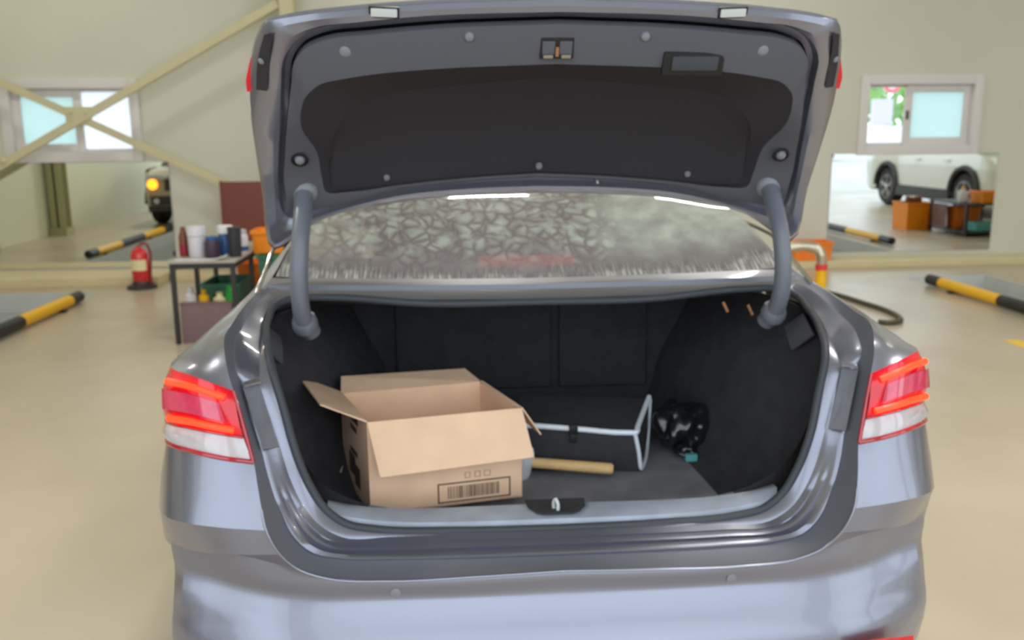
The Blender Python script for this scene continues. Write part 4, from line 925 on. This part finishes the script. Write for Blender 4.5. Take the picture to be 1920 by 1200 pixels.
crate('orange_crate', 'orange crate sitting on the ledge left of the right wall mirror', 4.03, 8.56, .087, .46, .26, .225, 'orangeb')
o = thing('floor_hose', 'dark rubber hose curling on the floor right of the car', 'hose', (3.5, 5.8, 0))
MB().tube(crs([(-.1, 1.2, .022), (.03, .70, .022), (.07, .36, .022), (.11, 0, .022), (.08, -.32, .022), (.0, -.50, .022), (-.13, -.55, .022), (-.18, -.50, .022)], 6), .022, 10).build('tube', 'hose', o)

# ------------------------------------------------------------------ vehicles and goods behind us, seen in the wall mirrors
def suv(label, x, y, paint, lit):
    R_ = thing('car', label, 'car', (x, y, 0)); L_ = 4.65; W_ = .93
    wy = (-.92, -3.62)
    def ar(yy):
        z = .30
        for yc in wy:
            if abs(yy-yc) < .43: z = max(z, .38+math.sqrt(.43**2-(yy-yc)**2))
        return z
    ys = [-L_+.055*i for i in range(int(L_/.055)+1)]+[0]
    def half(yy):
        f = min(1, max(0, -yy/.55)); g = min(1, max(0, (yy+L_)/.35))
        return W_*(.80+.20*math.sin(f*PI/2))*(.90+.10*math.sin(g*PI/2))
    rw = []
    for yy in ys:
        w = half(yy); a = ar(yy); top = 1.05 if yy < -1.15 else 1.05-.10*((yy+1.15)/1.15)**2
        rw.append([(-w*.97, yy, top), (-w, yy, top-.06), (-w*1.005, yy, top-.25 if top-.25 > a else a+.02), (-w*1.0, yy, a+(top-a)*.3), (-w*.985, yy, a)])
    b = MB()
    for s_ in (-1, 1): b.grid([S(r, s_) for r in rw])
    b.build('body_side', paint, R_, ang=50)
    h = MB()  # bonnet, nose and tail
    def cross(w, yy, z, crown=.03): return [(w*k/6, yy-(abs(k)/6)**2*.0, z+crown*(1-(k/6)**2)) for k in range(-6, 7)]
    h.grid([cross(.90, -1.15, 1.05, .05), cross(.86, -.6, 1.01, .05), cross(.78, -.12, .955, .03), cross(.745, .0, .90, .0)])
    h.grid([cross(.745, .0, .90, 0), cross(.745, .02, .62, 0), cross(.745, .04, .50, 0), cross(.72, .0, .30, 0)])
    h.grid([cross(.835, -L_, 1.05, 0), cross(.84, -L_-.03, .7, 0), cross(.83, -L_, .35, 0)])
    h.build('nose_and_tail', paint, R_, ang=40)
    cab = [(-1.25, .88, 1.06), (-1.95, .70, 1.58), (-2.4, .68, 1.65), (-3.4, .67, 1.66), (-4.25, .66, 1.58), (-4.6, .80, 1.08)]
    top = MB().grid([cross(w, yy, z, .03) for yy, w, z in cab[1:5]]); top.build('roof', paint, R_, ang=50)
    MB().grid([cross(w, yy, z, .03) for yy, w, z in cab[:2]]).build('windscreen', 'autoglass', R_, ang=50)
    MB().grid([cross(w, yy, z, .03) for yy, w, z in cab[4:]]).build('rear_window', 'autoglass', R_, ang=50)
    for s_ in (-1, 1):
        MB().grid([S([(-w, yy, z), (-half(yy)*.965, yy, 1.05)], s_) for yy, w, z in cab]).build('side_window', 'autoglass', R_, ang=50)
        for yc in wy:
            wheel(R_, s_*.82, yc, .36, s_)
            pts = [( -(half(yc)+.012), yc+.43*math.cos(PI*k/18), .38+.43*math.sin(PI*k/18)) for k in range(19)]
            MB().tube(S(pts, s_), .045, 8).build('arch_cladding', 'clad', R_)
            w0 = MB(); w0.bx((s_*.35, yc-.44, .3), (s_*.72, yc+.44, .85)); w0.build('wheel_well', 'clad', R_, ang=30)
        MB().bx((s_*.86, -3.2, .22), (s_*.955, -1.35, .42)).build('sill_cladding', 'clad', R_, ang=30, bevel=.02)
        for a_, b2_ in ((-2.30, -1.35), (-3.25, -2.33)):
            MB().bx((s_*.925, b2_-.22, .90), (s_*.965, b2_-.05, .93)).build('door_handle', paint, R_, ang=30, bevel=.006)
        MB().bx((s_*.42, -.03, .85), (s_*.74, .04, .94)).build('headlamp', 'headlamp', R_, ang=30, bevel=.02)
        MB().lathe([(.085, -.03), (.09, 0), (.075, .03), (.04, .05), (.01, .055)], (s_*.66, .015, .765), (0, 1, 0), 18).build('turn_signal', 'amber' if lit else 'headlamp', R_)
        MB().lathe([(.05, 0), (.05, .02), (.04, .024)], (s_*.60, .035, .47), (0, 1, 0), 16).build('fog_lamp', 'headlamp', R_)
    MB().bx((-.44, -.01, .66), (.44, .05, .86)).build('grille', 'clad', R_, ang=30, bevel=.01)
    MB().bx((-.70, .0, .40), (.70, .055, .56)).build('lower_grille', 'clad', R_, ang=30, bevel=.01)
    MB().bx((-.74, .01, .30), (.74, .06, .38)).build('bumper_guard', 'clad', R_, ang=30, bevel=.01)
    MB().bx((-.80, -L_+.1, .26), (.80, -.1, .60)).build('underbody', 'clad', R_, ang=30)
    return R_
sv = suv('white sport utility vehicle with dark arches reflected in the right mirror', 10.42, 4.01, 'suvwhite', False); sv.scale = (1.12, 1.12, 1.12)
suv('champagne vehicle with lit amber signal reflected in the left mirror', -4.88, 2.70, 'suvbeige', True)
crate('tool_crate', 'tall orange crate on the floor reflected in the right mirror', 7.40, 4.90, 0, .44, .50, .44, 'orange')
can('brown_tin', 'brown tin lying inside the tall orange crate', 'tin', 7.40, 4.90, .30, [(.12, 0), (.13, .02), (.13, .22), (.10, .24)], 'brownbottle')
o = thing('tool_cart', 'black framed low tool cart reflected in the right mirror', 'cart', (7.95, 5.75, 0))
for x in (-.42, .42):
    for y in (-.5, .5): MB().bx((x-.02, y-.02, .0), (x+.02, y+.02, .50)).build('post', 'blackmetal', o, ang=30)
for z in (.06, .48): MB().bx((-.45, -.53, z), (.45, .53, z+.025)).build('shelf', 'blackmetal', o, ang=30)
MB().bx((-.435, -.46, .10), (-.425, -.05, .46)).build('side_panel', 'mauve', o, ang=30)
crate('orange_tray', 'orange tray on top of the black tool cart', 8.02, 6.05, .507, .50, .34, .17, 'orange')
crate('upright_orange_crate', 'orange crate inside the black tool cart', 7.85, 5.62, .0865, .4, .26, .33, 'orangeb')
crate('blue_tray', 'pale blue tray on bottom shelf of the tool cart', 8.0, 6.05, .0865, .55, .3, .12, 'teal')
can('white_jug', 'white jug on the black tool cart', 'jug', 7.62, 5.95, .506, [(.07, 0), (.075, .02), (.075, .14), (.03, .20)], 'whiteplastic', [('cap', [(.03, .20), (.03, .23), (.02, .235)], 'yellow')])
# dark parked van far out in the yard
o = thing('van', 'dark van parked far out in the yard seen in the right mirror', 'van', (20.0, -33, -.06))
MB().bx((-2.6, -1, .45), (2.6, 1, 2.0)).build('body', 'darkcar', o, ang=30, bevel=.12)
MB().bx((-2.3, .98, 1.25), (1.9, 1.02, 1.8)).build('window_band', 'autoglass', o, ang=30)
for x in (-1.7, 1.7): MB().lathe([(.35, -.12), (.36, 0), (.35, .12)], (x, .92, .36), (0, 1, 0), 20).build('wheel', 'tyre', o)
MB().bx((-2.6, 1.0, .55), (2.6, 1.03, .72)).build('side_stripe', 'redtrim', o, ang=30)
